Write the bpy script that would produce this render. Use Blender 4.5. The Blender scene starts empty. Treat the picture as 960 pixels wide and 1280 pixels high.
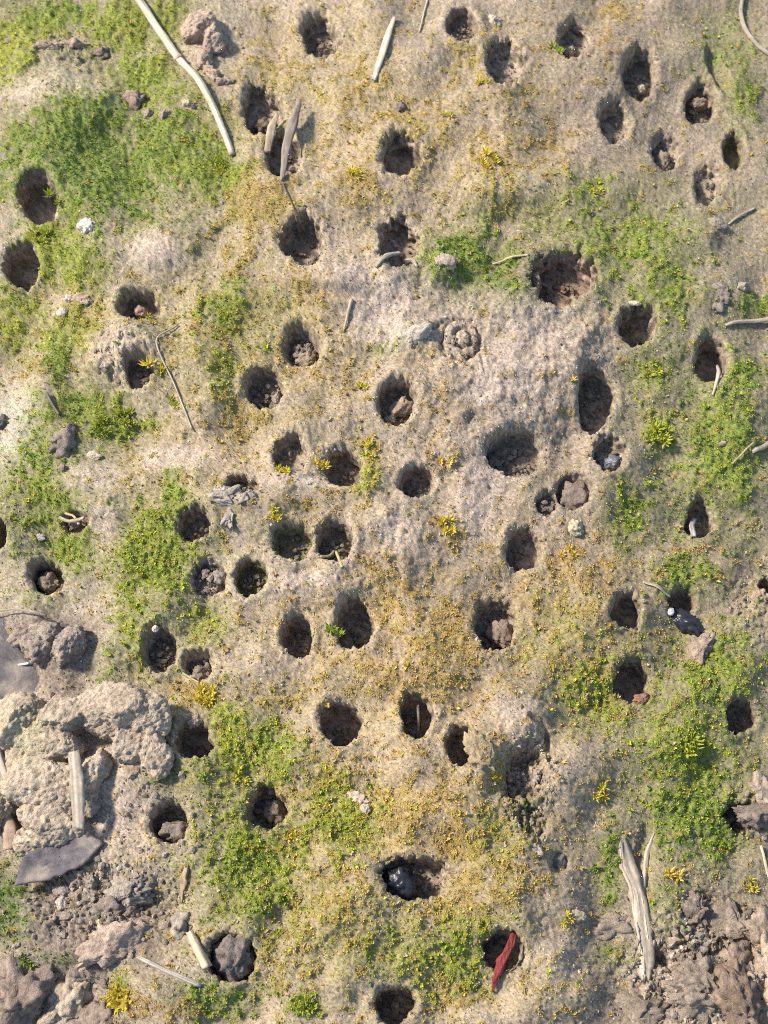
import bpy, bmesh, math
import numpy as np
from math import radians, sin, cos, tan, pi

# 1 unit = 1 dm : the patch of soil in view is about 19 x 26 cm
sc = bpy.context.scene
sc.unit_settings.scale_length = 0.1

# ------------------------------------------------------------------ camera
TILT = radians(24.0)
FOV = radians(45.0)
DIST = 3.09
cam_d = bpy.data.cameras.new('camera')
cam_d.sensor_fit = 'VERTICAL'
cam_d.sensor_height = 24.0
cam_d.lens = 12.0 / tan(FOV / 2)
cam_d.clip_start = 0.01
cam_d.clip_end = 500
cam = bpy.data.objects.new('camera', cam_d)
sc.collection.objects.link(cam)
CAM = np.array([0.0, -DIST * sin(TILT), DIST * cos(TILT)])
cam.location = CAM
cam.rotation_euler = (TILT, 0, 0)
sc.camera = cam
cam_d.dof.use_dof = True
cam_d.dof.focus_distance = 2.95
cam_d.dof.aperture_fstop = 2.4
# ------------------------------------------------------------------ world, sun, exposure
SUN_EL = radians(42.0)
SUN_AZ = math.atan2(-0.93, 0.36)          # from +Y towards +X : the sun stands up-left of the picture
w = bpy.data.worlds.new('World'); sc.world = w; w.use_nodes = True
nt = w.node_tree
sky = nt.nodes.new('ShaderNodeTexSky'); sky.sky_type = 'NISHITA'; sky.sun_disc = False
sky.sun_elevation = SUN_EL; sky.sun_rotation = SUN_AZ
nt.nodes['Background'].inputs['Strength'].default_value = 0.13
nt.links.new(sky.outputs[0], nt.nodes['Background'].inputs['Color'])
sun_d = bpy.data.lights.new('sun', 'SUN'); sun_d.energy = 4.2; sun_d.angle = radians(7.0)
sun_d.color = (1.0, 0.90, 0.775)
sun = bpy.data.objects.new('sun', sun_d); sc.collection.objects.link(sun)
tosun = np.array([sin(SUN_AZ) * cos(SUN_EL), cos(SUN_AZ) * cos(SUN_EL), sin(SUN_EL)])
from mathutils import Vector
sun.rotation_euler = Vector(tosun).to_track_quat('Z', 'Y').to_euler()
sun.location = (-3, 3, 5)
sc.view_settings.view_transform = 'Standard'
sc.view_settings.look = 'None'
sc.view_settings.gamma = 1.0
sc.cycles.use_denoising = False
sc.cycles.filter_width = 1.0
sc.view_settings.exposure = 0.93

# ------------------------------------------------------------------ helpers
U = 1.0 / 500.0                    # one plan unit ("px") in scene units
FPX = 640.0 / tan(FOV / 2)
rng = np.random.default_rng(7)

def plan(px, py, h=0.0):
    """plan coordinates of the site -> x, y, z on the ground (h = height in plan units)"""
    px = np.asarray(px, float); py = np.asarray(py, float)
    a = (px - 480) / FPX; b = (640 - py) / FPX
    dy = b * cos(TILT) + sin(TILT); dz = b * sin(TILT) - cos(TILT)
    t = (macro(px, py) * U - CAM[2]) / dz
    return np.stack([a * t, CAM[1] + dy * t, np.zeros_like(t) + np.asarray(h, float) * U], -1)

def macro(px, py):
    """the broad shape of the bank (plan units): it falls away to the right and a little to the left"""
    px = np.clip(px, -300, 1260); py = np.clip(py, -300, 1580)
    return (16 * fbm2(px / 260, py / 260, 2, 30) - 62 * np.clip((px - 470) / 480, 0, 1.65) ** 1.5 - 34 * np.clip((400 - px) / 400, 0, 1.75) ** 1.6
            - 46 * np.clip((330 - py) / 330, 0, 1.9) ** 1.7)

def unplan(x, y):
    dx, dy, dz = x, y - CAM[1], -CAM[2]
    yc = dy * cos(TILT) + dz * sin(TILT); zc = -dy * sin(TILT) + dz * cos(TILT)
    return 480 + FPX * dx / -zc, 640 - FPX * yc / -zc

def _h(ix, iy, iz, seed):
    n = (ix.astype(np.uint32) * np.uint32(374761393) + iy.astype(np.uint32) * np.uint32(668265263)
         + iz.astype(np.uint32) * np.uint32(2147483647) + np.uint32(seed * 974711 + 12345))
    n = (n ^ (n >> np.uint32(13))) * np.uint32(1274126177)
    n = (n ^ (n >> np.uint32(16))) * np.uint32(2246822519)
    return (n ^ (n >> np.uint32(15))).astype(np.float32) / np.float32(4294967295.0)

def noise2(x, y, seed=0):
    x = np.asarray(x, np.float32); y = np.asarray(y, np.float32)
    fx = np.floor(x); fy = np.floor(y)
    ix = fx.astype(np.int64); iy = fy.astype(np.int64); u = x - fx; v = y - fy
    z0 = np.zeros_like(ix)
    def g(ox, oy):
        a = _h(ix + ox, iy + oy, z0, seed) * np.float32(2 * pi)
        return np.cos(a) * (u - ox) + np.sin(a) * (v - oy)
    su = u * u * u * (u * (u * 6 - 15) + 10); sv = v * v * v * (v * (v * 6 - 15) + 10)
    a = g(0, 0); b = g(1, 0); c = g(0, 1); d = g(1, 1)
    return ((a + su * (b - a)) + sv * ((c + su * (d - c)) - (a + su * (b - a)))) * 1.5

def fbm2(x, y, octaves, seed=0, gain=0.5):
    s = 0; amp = 1.0
    for o in range(octaves):
        s = s + amp * noise2(x * 2 ** o + 17.3 * o, y * 2 ** o - 9.1 * o, seed + o); amp *= gain
    return s

def noise3(p, seed=0):
    f = np.floor(p); i = f.astype(np.int64); t = (p - f).astype(np.float32)
    t = t * t * (3 - 2 * t)
    def c(a, b, d): return _h(i[:, 0] + a, i[:, 1] + b, i[:, 2] + d, seed)
    x, y, z = t[:, 0], t[:, 1], t[:, 2]
    def L(a, b, k): return a + (b - a) * k
    return 2 * L(L(L(c(0,0,0), c(1,0,0), x), L(c(0,1,0), c(1,1,0), x), y),
                 L(L(c(0,0,1), c(1,0,1), x), L(c(0,1,1), c(1,1,1), x), y), z) - 1

def fbm3(p, octaves, seed=0, gain=0.55):
    s = 0; amp = 1.0
    for o in range(octaves):
        s = s + amp * noise3(p * 2 ** o + 11.7 * o, seed + o); amp *= gain
    return s

def sstep(a, b, x):
    t = np.clip((x - a) / (b - a), 0, 1); return t * t * (3 - 2 * t)

def mesh_from(name, co, faces, smooth=True):
    """faces: (n,k) int array of tris or quads"""
    me = bpy.data.meshes.new(name)
    co = np.ascontiguousarray(co, np.float32); faces = np.ascontiguousarray(faces, np.int32)
    n, k = faces.shape
    me.vertices.add(len(co)); me.vertices.foreach_set('co', co.ravel())
    me.loops.add(n * k); me.loops.foreach_set('vertex_index', faces.ravel())
    me.polygons.add(n); me.polygons.foreach_set('loop_start', np.arange(0, n * k, k, dtype=np.int32))
    me.update(calc_edges=True)
    me.polygons.foreach_set('use_smooth', np.full(n, smooth, dtype=bool))
    return me

def set_col(me, col, name='albedo', alpha=None):
    at = me.attributes.new(name, 'FLOAT_COLOR', 'POINT')
    c = np.ones((len(me.vertices), 4), np.float32); c[:, :3] = col
    c[:, 3] = 0 if alpha is None else alpha
    at.data.foreach_set('color', c.ravel())

def link(name, data, parent=None, loc=(0, 0, 0)):
    o = bpy.data.objects.new(name, data); sc.collection.objects.link(o)
    o.location = loc
    if parent is not None: o.parent = parent
    return o

def tag(o, label=None, cat=None, group=None, kind=None):
    if label: o['label'] = label
    if cat: o['category'] = cat
    if group: o['group'] = group
    if kind: o['kind'] = kind
    return o

# ------------------------------------------------------------------ materials
def mat(name, col=None, attr=False, rough=0.9, var=0.25, scale=60.0, bump=0.4, bscale=220.0, spec=0.25, trans=0.0, stretch=None, bdist=0.004):
    m = bpy.data.materials.new(name); m.use_nodes = True
    t = m.node_tree; N = t.nodes; p = N['Principled BSDF']
    tc = N.new('ShaderNodeTexCoord'); vec = tc.outputs['Object']
    if stretch:
        mp = N.new('ShaderNodeMapping'); mp.inputs['Scale'].default_value = stretch
        t.links.new(vec, mp.inputs[0]); vec = mp.outputs[0]
    nz = N.new('ShaderNodeTexNoise'); nz.inputs['Scale'].default_value = scale; nz.inputs['Detail'].default_value = 6; nz.inputs['Roughness'].default_value = 0.7
    t.links.new(vec, nz.inputs['Vector'])
    mr = N.new('ShaderNodeMapRange'); mr.inputs['From Min'].default_value = 0.3; mr.inputs['From Max'].default_value = 0.7
    mr.inputs['To Min'].default_value = 1 - var; mr.inputs['To Max'].default_value = 1 + var
    t.links.new(nz.outputs['Fac'], mr.inputs['Value'])
    mx = N.new('ShaderNodeMix'); mx.data_type = 'RGBA'; mx.blend_type = 'MULTIPLY'; mx.inputs[0].default_value = 1.0
    if attr:
        at = N.new('ShaderNodeAttribute'); at.attribute_name = 'albedo'
        t.links.new(at.outputs['Color'], mx.inputs[6])
    else:
        mx.inputs[6].default_value = (*col, 1)
    t.links.new(mr.outputs[0], mx.inputs[7])
    t.links.new(mx.outputs[2], p.inputs['Base Color'])
    p.inputs['Roughness'].default_value = rough
    p.inputs['Specular IOR Level'].default_value = spec
    if bump:
        n2 = N.new('ShaderNodeTexNoise'); n2.inputs['Scale'].default_value = bscale; n2.inputs['Detail'].default_value = 5; n2.inputs['Roughness'].default_value = 0.75
        t.links.new(vec, n2.inputs['Vector'])
        b = N.new('ShaderNodeBump'); b.inputs['Strength'].default_value = bump; b.inputs['Distance'].default_value = bdist
        t.links.new(n2.outputs['Fac'], b.inputs['Height']); t.links.new(b.outputs[0], p.inputs['Normal'])
    if trans:
        tr = N.new('ShaderNodeBsdfTranslucent'); t.links.new(mx.outputs[2], tr.inputs['Color'])
        ms = N.new('ShaderNodeMixShader'); ms.inputs[0].default_value = trans
        t.links.new(p.outputs[0], ms.inputs[1]); t.links.new(tr.outputs[0], ms.inputs[2])
        t.links.new(ms.outputs[0], N['Material Output'].inputs['Surface'])
    return m

M_GROUND = mat('soil_and_moss_film', attr=True, rough=0.95, var=0.2, scale=150, bump=0.65, bscale=330, spec=0.12, bdist=.005)
# beyond the mapped patch the same soil and moss go on as a plain mottled cover
_t = M_GROUND.node_tree; _N = _t.nodes
_at = [n for n in _N if n.type == 'ATTRIBUTE'][0]; _mx = [n for n in _N if n.type == 'MIX'][0]
_tc = [n for n in _N if n.type == 'TEX_COORD'][0]
_nz = _N.new('ShaderNodeTexNoise'); _nz.inputs['Scale'].default_value = 5.0; _nz.inputs['Detail'].default_value = 9; _nz.inputs['Roughness'].default_value = .68
_t.links.new(_tc.outputs['Object'], _nz.inputs['Vector'])
_rp = _N.new('ShaderNodeMapRange'); _rp.inputs['From Min'].default_value = .48; _rp.inputs['From Max'].default_value = .62
_t.links.new(_nz.outputs['Fac'], _rp.inputs['Value'])
_mu = _N.new('ShaderNodeMath'); _mu.operation = 'MULTIPLY'; _t.links.new(_rp.outputs[0], _mu.inputs[0]); _t.links.new(_at.outputs['Alpha'], _mu.inputs[1])
_mg = _N.new('ShaderNodeMix'); _mg.data_type = 'RGBA'; _mg.inputs[7].default_value = (.15, .17, .04, 1)
_t.links.new(_mu.outputs[0], _mg.inputs[0]); _t.links.new(_at.outputs['Color'], _mg.inputs[6]); _t.links.new(_mg.outputs[2], _mx.inputs[6])
M_MOSS = mat('moss_leaf', attr=True, rough=0.55, var=0.12, scale=60, bump=0, spec=0.3, trans=0.3)
M_CRUMB = mat('soil_crumb', attr=True, rough=0.95, var=0.3, scale=90, bump=0.9, bscale=190, spec=0.1, bdist=.008)

# ------------------------------------------------------------------ site plan: burrows
# cx, cy, rx, ry, depth, crumbs (0..1), tone (d deep subsoil / s surface soil / r reddish / g mossy), label
B = [
 (400, 41, 24, 26, 42, .6, 'd', 'top edge burrow with pale crumbs low down, right of the brown clod', {}),
 (578, 34, 21, 24, 34, .7, 'd', 'small burrow at the top edge left of a whitish lump, crumbs along its floor', {}),
 (630, 80, 25, 33, 40, .3, 's', 'half collapsed burrow with ragged mossy edge below the whitish lump at the top', {'n': .14}),
 (718, 48, 20, 27, 40, .2, 'd', 'burrow near the top holding a pale pebble, bright moss on its left rim', {}),
 (799, 92, 23, 31, 42, .4, 'd', 'burrow with a cream pebble at its foot, topmost of the cluster at upper right', {}),
 (768, 152, 21, 27, 32, .25, 's', 'leftmost burrow of the upper right cluster, shallow with a brown floor', {}),
 (877, 126, 21, 25, 40, .5, 'd', 'burrow with a groove of washed out soil leading up and away from it', {}),
 (834, 184, 20, 24, 26, .9, 's', 'burrow plugged with a grey clod in the middle of the upper right cluster', {}),
 (885, 228, 18, 26, 26, .2, 's', 'narrow shallow burrow, lowest of the upper right cluster', {}),
 (917, 189, 14, 25, 34, 0, 'g', 'slim burrow with green mossy wall near the right edge', {}),
 (327, 138, 26, 34, 44, .2, 'd', 'burrow with a dark clod at its bottom just right of the long straw tip', {}),
 (355, 198, 25, 31, 40, .3, 'd', 'burrow with an upright grey twig and a pale splinter standing in it', {'n': .10}),
 (501, 194, 27, 29, 56, 0, 'd', 'clean round burrow, dark and empty, in yellowish moss at top centre', {}),
 (378, 306, 29, 31, 50, .2, 'd', 'wide burrow above the bright bare mound, fine root hanging over its upper rim', {}),
 (498, 305, 27, 40, 50, .1, 'd', 'tall burrow with a short pale stalk lying in its mouth', {}),
 (49, 249, 26, 31, 60, 0, 'd', 'dark burrow near the left edge with a bright moss star on its right rim', {}),
 (27, 331, 24, 33, 60, .1, 'd', 'dark burrow at the left edge beside a large yellow green moss tuft', {}),
 (173, 381, 28, 23, 46, .1, 'd', 'wide dark burrow under the pale dome of soil with a pinkish pebble in it', {}),
 (176, 470, 20, 20, 40, .3, 'd', 'burrow opening in the side of a rough brown soil heap', {'n': .12}),
 (378, 428, 25, 27, 30, 1, 'd', 'burrow filled with grey crumbs above a golden strip of moss', {}),
 (330, 485, 26, 27, 40, .8, 'd', 'burrow with grey crumbs along its right side below the grey curved root', {}),
 (496, 505, 25, 28, 44, .3, 'd', 'burrow at centre with two grey clods on its lower right floor', {}),
 (362, 568, 24, 27, 34, .2, 's', 'shallow burrow with a little gold moss star on its lower lip', {}),
 (429, 585, 26, 27, 46, .2, 'd', 'burrow between two gold moss stars, left of a bright moss patch', {}),
 (520, 604, 22, 23, 40, .3, 'd', 'small round burrow with a soil splinter inside, left of the wide double burrow', {}),
 (575, 433, 25, 29, 3, .08, 's', 'burrow sealed with a cracked dry grey soil plug', {'n': .10}),
 (703, 350, 44, 39, 58, .2, 'r', 'largest burrow, broken open with reddish brown crumbling wall', {'n': .12, 'har': [(2, .05, 1.0), (3, .05, .4)]}),
 (797, 408, 24, 29, 58, .1, 'd', 'dark oval burrow with a pale chip on its upper rim', {}),
 (889, 449, 23, 28, 58, 0, 'd', 'dark burrow near the right edge with a straw poking out of it', {}),
 (743, 500, 25, 43, 48, .5, 'd', 'long keyhole shaped burrow with crumbs slipping into its lower end', {'har': [(3, .08, 0.5)]}),
 (761, 569, 22, 25, 26, .2, 's', 'burrow with a shiny bluish lump on its floor', {}),
 (644, 568, 39, 30, 42, .5, 'd', 'wide double burrow in bare grey soil with a rubble floor', {'har': [(3, .07, pi)]}),
 (717, 614, 24, 25, 24, .3, 'd', 'burrow nearly closed by a wrinkled grey clod', {}),
 (684, 629, 15, 17, 14, .5, 's', 'small shallow pit touching the burrow with the wrinkled clod', {}),
 (877, 648, 20, 27, 44, .3, 'd', 'burrow with a pale splinter inside beneath the green moss at right', {}),
 (654, 686, 25, 28, 34, .1, 's', 'shallow burrow with smooth brown floor left of the cream crumb', {}),
 (243, 655, 22, 23, 44, .5, 'd', 'burrow with crumbs on its right side below the grey soil flakes', {}),
 (302, 612, 21, 20, 32, .9, 'd', 'burrow choked with crumbs and grey soil flakes', {'n': .12}),
 (260, 721, 25, 25, 16, 1, 'd', 'burrow brim full of dark crumbs', {}),
 (314, 722, 22, 25, 32, .5, 'g', 'burrow with green moss on its right wall beside the crumb filled one', {}),
 (366, 681, 26, 26, 30, .1, 'g', 'burrow with a bed of bright green moss inside', {}),
 (419, 681, 24, 28, 40, .5, 'd', 'burrow with dry straw bits at its lower edge, next to the moss bedded one', {}),
 (57, 720, 21, 22, 34, .2, 'd', 'burrow with one big grey clod in it near the left edge', {}),
 (95, 655, 19, 14, 20, .8, 'd', 'shallow hollow with bits of dry straw in green moss at left', {'n': .14}),
 (199, 810, 23, 29, 28, .9, 's', 'shallow burrow with grey crumbs on its lower half and a white grain on the rim', {}),
 (249, 831, 20, 23, 26, .5, 's', 'shallow burrow with a grey lump in it above golden moss', {}),
 (371, 794, 21, 28, 52, .2, 'd', 'left one of the two upright oval burrows below the bare ridge', {}),
 (444, 782, 25, 35, 58, .1, 'd', 'tall oval burrow with a green sprig on its left rim', {}),
 (619, 780, 30, 35, 48, .3, 'd', 'burrow with a broken clod and a worn slope above it, right of the golden moss', {}),
 (782, 767, 20, 24, 50, 0, 'd', 'small dark round burrow above another in brownish soil at right', {}),
 (852, 752, 18, 18, 40, 0, 'd', 'small burrow with a dark glossy lump across its mouth', {}),
 (790, 850, 24, 28, 60, 0, 'd', 'dark burrow in olive brown soil with a pale left rim', {}),
 (926, 894, 20, 22, 48, .3, 'd', 'round burrow near the right edge above green moss', {}),
 (425, 903, 28, 31, 60, .1, 'd', 'dark round burrow with pale inner wall at its right, left of its narrow neighbour', {}),
 (521, 893, 23, 30, 56, .2, 'd', 'upright burrow with ragged top and a thin root inside', {'n': .09}),
 (575, 932, 18, 27, 50, .2, 'd', 'narrow slanting burrow beside a mossy knob', {'n': .10}),
 (243, 928, 23, 26, 52, .2, 'd', 'dark burrow right of the large crumbly clod', {}),
 (334, 1010, 27, 27, 50, .6, 'd', 'burrow with loose clods inside and an orange moss tuft under its right rim', {}),
 (211, 1028, 26, 27, 46, .2, 'd', 'burrow with a grey clod at its lower right in thin green moss', {}),
 (518, 1098, 48, 28, 46, .4, 'd', 'wide peanut shaped burrow with a shiny blue black lump at its left end', {'har': [(2, -.07, 0.0), (4, -.05, 0.0), (3, .03, 2.0)], 'n': .10}),
 (290, 1198, 32, 33, 44, .2, 'd', 'burrow almost filled by one large round dark clod', {'n': .10}),
 (628, 1189, 26, 28, 52, .3, 'd', 'burrow with a dark red stem leaning out of it', {}),
 (493, 1257, 27, 25, 50, .4, 'd', 'dark burrow at the bottom edge with a cracked left rim', {'n': .10}),
 (2, 669, 9, 20, 40, 0, 'd', 'burrow cut by the left edge of the picture', {}),
 (957, 733, 9, 14, 36, 0, 'd', 'little dark hole at the right edge', {'n': .2}),
 (922, 1022, 22, 18, 30, .9, 'd', 'broken burrow full of dark crumbs at right edge below green moss', {'n': .2}),
]
NB = len(B)
B = [b[:2] + (b[2] * .95, b[3] * .95) + (b[4] * (.80 if b[4] > 38 else 1.0),) + b[5:] for b in B]

# ------------------------------------------------------------------ site plan: moss patches  (cx, cy, rx, ry, cover, hue 0 deep green .. 1 yellow)
GREEN = [
 (90,170,75,75,1,.12),(130,225,80,55,.9,.15),(180,100,60,45,.9,.5),(60,18,70,26,1,.3),(15,60,38,60,.9,.9),(150,30,50,32,1,.6),
 (215,30,45,45,.9,.5),(60,130,40,30,.5,.7),(210,185,65,50,1,.35),(268,215,42,40,1,.45),(20,200,30,60,.7,.3),(60,310,42,45,.95,.7),(105,330,42,40,.8,.5),
 (20,400,42,50,.8,.8),(95,420,34,44,.7,.75),(72,450,20,50,.9,.1),(40,560,32,60,.9,.45),(60,620,42,50,.9,.4),(110,510,70,30,.8,.4),
 (142,527,45,25,1,.5),(282,392,34,40,.75,.5),(280,470,26,44,.6,.7),(90,682,42,40,.9,.4),(40,748,42,20,.9,.5),(175,690,42,62,.9,.6),
 (210,695,42,62,.9,.45),(165,790,30,70,.8,.55),(130,832,22,42,.95,.35),(216,620,20,40,1,.35),(262,770,32,42,.7,.75),(290,925,32,60,.9,.75),
 (340,940,42,42,1,.55),(255,965,44,30,.6,.5),(320,1090,58,64,1,.45),(428,1020,52,52,1,.65),(195,975,50,22,.6,.35),(15,1130,30,66,1,.08),
 (62,1205,40,16,.9,.12),(270,1252,50,30,.8,.35),(300,1040,26,40,.6,.5),(150,1230,20,20,.8,.6),(380,1255,24,18,1,.45),
 (580,330,62,48,1,.28),(640,368,32,26,.7,.35),(745,300,62,50,.6,.35),(800,295,42,42,.75,.4),(832,360,42,62,.7,.42),(930,120,25,50,.75,.35),
 (905,60,52,60,.5,.3),(940,380,28,14,.9,.4),(905,560,52,84,1,.35),(930,470,32,32,.8,.4),(826,543,26,26,1,.65),(785,640,32,46,.85,.4),
 (855,720,42,32,.85,.35),(905,835,52,50,.8,.45),(860,940,52,60,.9,.55),(862,1015,52,62,1,.28),(900,1045,32,40,.8,.35),(770,1085,25,60,.85,.22),
 (830,1125,32,32,.5,.4),(768,1190,42,20,.65,.3),(580,1190,42,52,.8,.55),(500,1190,84,40,.5,.6),(740,870,64,54,.8,.6),(808,465,32,34,.75,.5),
 (735,240,34,26,.8,.5),(700,790,62,62,.35,.6),(660,1000,22,15,.7,.3),(620,1040,42,60,.5,.65),(475,440,32,12,.5,.55),(455,600,22,26,.9,.7),
 (366,686,20,18,1,.35),(324,730,14,18,1,.4),(917,195,10,18,.8,.2),(880,850,40,40,.7,.35),(835,1160,30,40,.4,.3),(540,1230,60,40,.35,.5),(690,265,40,25,.35,.5),
 (640,255,90,40,.3,.4),(860,300,60,60,.35,.4),(330,400,90,60,.3,.55),
 (150,180,180,170,.56,.35),(60,600,110,150,.54,.45),(200,720,100,140,.5,.5),(300,1050,110,170,.54,.5),(880,560,110,170,.5,.4),(860,930,130,170,.54,.45),(780,320,160,90,.5,.4),(480,1180,200,90,.32,.6),(250,430,130,120,.3,.5),
]
GOLD = [
 (332,258,52,52,1,.8),(300,235,32,30,.8,.7),(388,362,34,26,1,.9),(380,455,34,15,1,.9),(445,235,34,42,.8,.7),(520,165,44,60,.6,.6),(612,205,34,32,.9,.6),
 (690,190,44,42,.7,.8),(580,62,44,52,.6,.5),(450,120,52,62,.6,.5),(770,15,34,20,.9,.7),(300,520,44,52,.7,.7),(452,590,30,44,.9,.5),(560,670,28,22,1,.8),
 (480,740,34,62,.85,.8),(560,805,54,60,.95,.7),(500,855,54,30,.85,.7),(400,640,84,40,.45,.7),(242,872,32,26,1,.75),(350,870,64,30,.55,.6),(420,970,44,40,.75,.5),
 (500,1010,74,52,.8,.7),(582,1040,52,62,.85,.7),(562,1132,62,42,.85,.7),(640,1100,42,52,.75,.7),(420,1130,64,52,.65,.6),(360,1200,52,62,.55,.6),
 (562,1250,44,32,.75,.7),(680,1235,44,32,.65,.6),(150,1252,36,24,1,.9),(212,1262,52,20,.8,.9),(100,400,42,52,.65,.6),(160,592,16,42,.8,.7),
 (720,720,54,62,.55,.8),(750,850,74,62,.7,.9),(560,590,24,24,.6,.8),(540,520,62,62,.4,.9),(620,250,62,22,.55,.8),(40,465,30,20,.8,.9),(690,600,40,30,.3,.9),
 (752,975,24,30,.6,.7),(340,770,80,40,.3,.8),(450,470,40,40,.4,.8),(300,320,30,60,.6,.7),(640,120,60,50,.5,.6),(340,80,50,50,.6,.5),(760,60,30,30,.5,1),(230,420,60,40,.35,.8),
 (640,850,40,30,.4,.8),(440,850,60,30,.5,.8),(200,640,40,60,.3,.7),(880,700,50,40,.3,1),(620,950,30,40,.5,.7),(370,1010,60,50,.4,.6),(110,60,60,40,.35,.3),
 (520,820,240,180,.34,.75),(480,1050,240,180,.34,.7),(500,150,240,170,.34,.6),(330,420,190,150,.32,.7),(700,750,150,150,.38,.9),(300,560,120,120,.3,.7),
]
BARE = [
 (480,395,62,45,1),(690,430,84,52,1),(640,490,70,52,.9),(195,320,44,26,1),(430,350,40,20,1),(590,640,50,60,.6),(380,606,60,10,1),(385,730,62,14,.9),
 (490,675,44,34,.9),(600,600,40,50,.8),(120,600,52,28,.9),(215,570,62,22,.9),(130,655,26,30,.9),(720,955,46,50,.6),(700,1200,52,60,.6),(880,1215,110,75,1.2),
 (650,895,55,34,.9),(660,965,34,60,.9),(40,810,110,80,1.2),(90,960,130,110,1.2),(120,1140,110,70,.9),(440,900,60,40,.4),(560,30,50,30,.5),(540,70,40,40,.5),
 (15,530,34,50,.7),(740,180,50,80,.5),(320,740,70,40,.6),(410,310,50,40,.5),(330,830,60,40,.5),(700,640,50,50,.5),(480,960,40,30,.4),(800,560,60,40,.3),(100,110,60,30,.6),(40,130,50,26,.8),
 (155,450,45,36,.9),(255,50,45,50,.8),(30,1240,90,50,1.2),(790,1130,18,90,1),(910,330,60,50,.5),
]
# soil relief: (cx, cy, rx, ry, height)
MOUND = [
 (430,350,70,40,10),(190,318,60,36,12),(155,450,46,38,19),(385,625,80,22,7),(385,738,90,26,8),(470,690,60,50,6),(640,440,110,80,9),(690,470,70,60,5),
 (515,430,34,18,9),(552,343,26,22,9),(620,250,60,26,7),(60,130,80,40,12),(90,60,60,24,8),(130,600,60,40,7),(560,640,70,60,5),(420,1130,90,60,9),
 (600,1150,90,60,6),(690,1190,70,70,8),(640,895,56,34,8),(600,960,20,40,10),(720,955,46,56,7),(900,1210,110,80,10),(945,1240,50,50,14),(905,350,40,36,8),(885,300,20,20,5),
 (555,70,34,30,7),(330,250,60,40,5),(880,1030,50,60,6),(900,560,60,90,5),(320,1090,60,60,4),(100,170,90,80,4),(460,1200,90,60,5),(300,920,40,50,5),
 (610,470,150,110,13),(420,670,120,50,7),(480,830,90,60,6),(720,760,80,70,5),(560,150,120,90,7),(250,480,70,80,6),
]
# pits and grooves: (cx, cy, rx, ry, rot, depth, edge softness)
PIT = [
 (658,968,24,38,0.1,19,.22),(667,1022,18,28,-.5,11,.3),(655,945,26,10,.1,8,.3),(898,88,11,30,-.45,13,.6),(700,1078,14,14,0,12,.5),(838,1208,34,9,.55,14,.5),(870,1258,60,12,.2,9,.8),
 (805,1080,10,60,0.05,6,.8),(640,268,60,16,-.15,6,.8),(470,265,30,14,0,5,.9),(415,372,40,9,.1,9,.6),(40,815,100,60,0,5,.6),(885,1140,40,26,.3,10,.5),(925,1190,10,46,.5,10,.6),
 (120,1085,60,40,0,8,.8),(30,1180,40,14,0,5,.8),(300,1245,10,40,.7,5,.8),(670,905,18,5,.5,9,.5),(684,935,5,24,-.15,10,.5),(575,400,60,3,.2,2,.6),(930,640,40,4,.3,3,.6),(925,470,14,3,-.3,3,.6),
 (540,418,34,3,-.55,4,.6),(600,455,3,24,-.2,3,.6),(665,870,40,3,.5,3,.6),
]
# ------------------------------------------------------------------ the ground grid
STEP = 1.6
def axis(a, b, lo, hi):
    core = np.arange(a, b + .1, STEP)
    g = STEP * 1.28 ** np.arange(1, 60)
    up = core[-1] + np.cumsum(g); up = up[up < hi]
    dn = core[0] - np.cumsum(g); dn = dn[dn > lo]
    return np.concatenate([dn[::-1], core, up])
xs = axis(-100, 1060, -6000, 7000)
ys = axis(-90, 1376, -1500, 3300)
NX, NY = len(xs), len(ys)
PX, PY = np.meshgrid(xs, ys)          # (NY, NX)
X0 = PX.copy(); Y0 = PY.copy()

def blob(cx, cy, rx, ry, rot=0.0, wob=0.22, px=None, py=None):
    px = PX if px is None else px; py = PY if py is None else py
    dx, dy = px - cx, py - cy
    if rot: dx, dy = dx * cos(rot) + dy * sin(rot), -dx * sin(rot) + dy * cos(rot)
    return np.sqrt((dx / rx) ** 2 + (dy / ry) ** 2)

WOB = fbm2(PX / 26, PY / 26, 4, 5, .6)
WOB2 = fbm2(PX / 9, PY / 9, 3, 15, .6)

def cover(lst, base=0.0):
    d = np.full(PX.shape, base, np.float32); hs = np.zeros_like(d); ws = np.full_like(d, 1e-4)
    for e in lst:
        cx, cy, rx, ry, c = e[:5]
        x0, x1 = np.searchsorted(xs, [cx - 2.4 * rx, cx + 2.4 * rx]); y0, y1 = np.searchsorted(ys, [cy - 2.4 * ry, cy + 2.4 * ry])
        s = (slice(y0, y1), slice(x0, x1))
        r = blob(cx, cy, rx, ry, px=PX[s], py=PY[s]) + 0.35 * WOB[s]
        g = c * np.exp(-1.1 * np.clip(r, 0, None) ** 2.2)
        d[s] = np.maximum(d[s], g) + 0.25 * np.minimum(d[s], g)
        if len(e) > 5:
            hs[s] += g * e[5]; ws[s] += g
    return d, hs / ws

out_far = sstep(40, 98, np.maximum(np.maximum(-PX, PX - 960), np.maximum(-PY, PY - 1280)))
out_frame = sstep(0, 60, np.maximum(np.maximum(-PX, PX - 960), np.maximum(-PY, PY - 1280)))
bare, _ = cover(BARE)
green, ghue = cover(GREEN)
gold, yhue = cover(GOLD, 0.10)
far_g = np.clip(fbm2(PX / 130, PY / 130, 4, 77) * 0.9 + .25, 0, 1)
green = np.clip(green * (1 - .8 * np.clip(bare, 0, 1)), 0, 1.2) * (1 - out_frame) + out_frame * far_g
gold = np.clip(gold * (1 - .75 * np.clip(bare, 0, 1)), 0, 1.2) * (1 - out_frame) + out_frame * .25
ghue = np.where(out_frame > .5, .4, ghue); yhue = np.where(out_frame > .5, .7, yhue)

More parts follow.
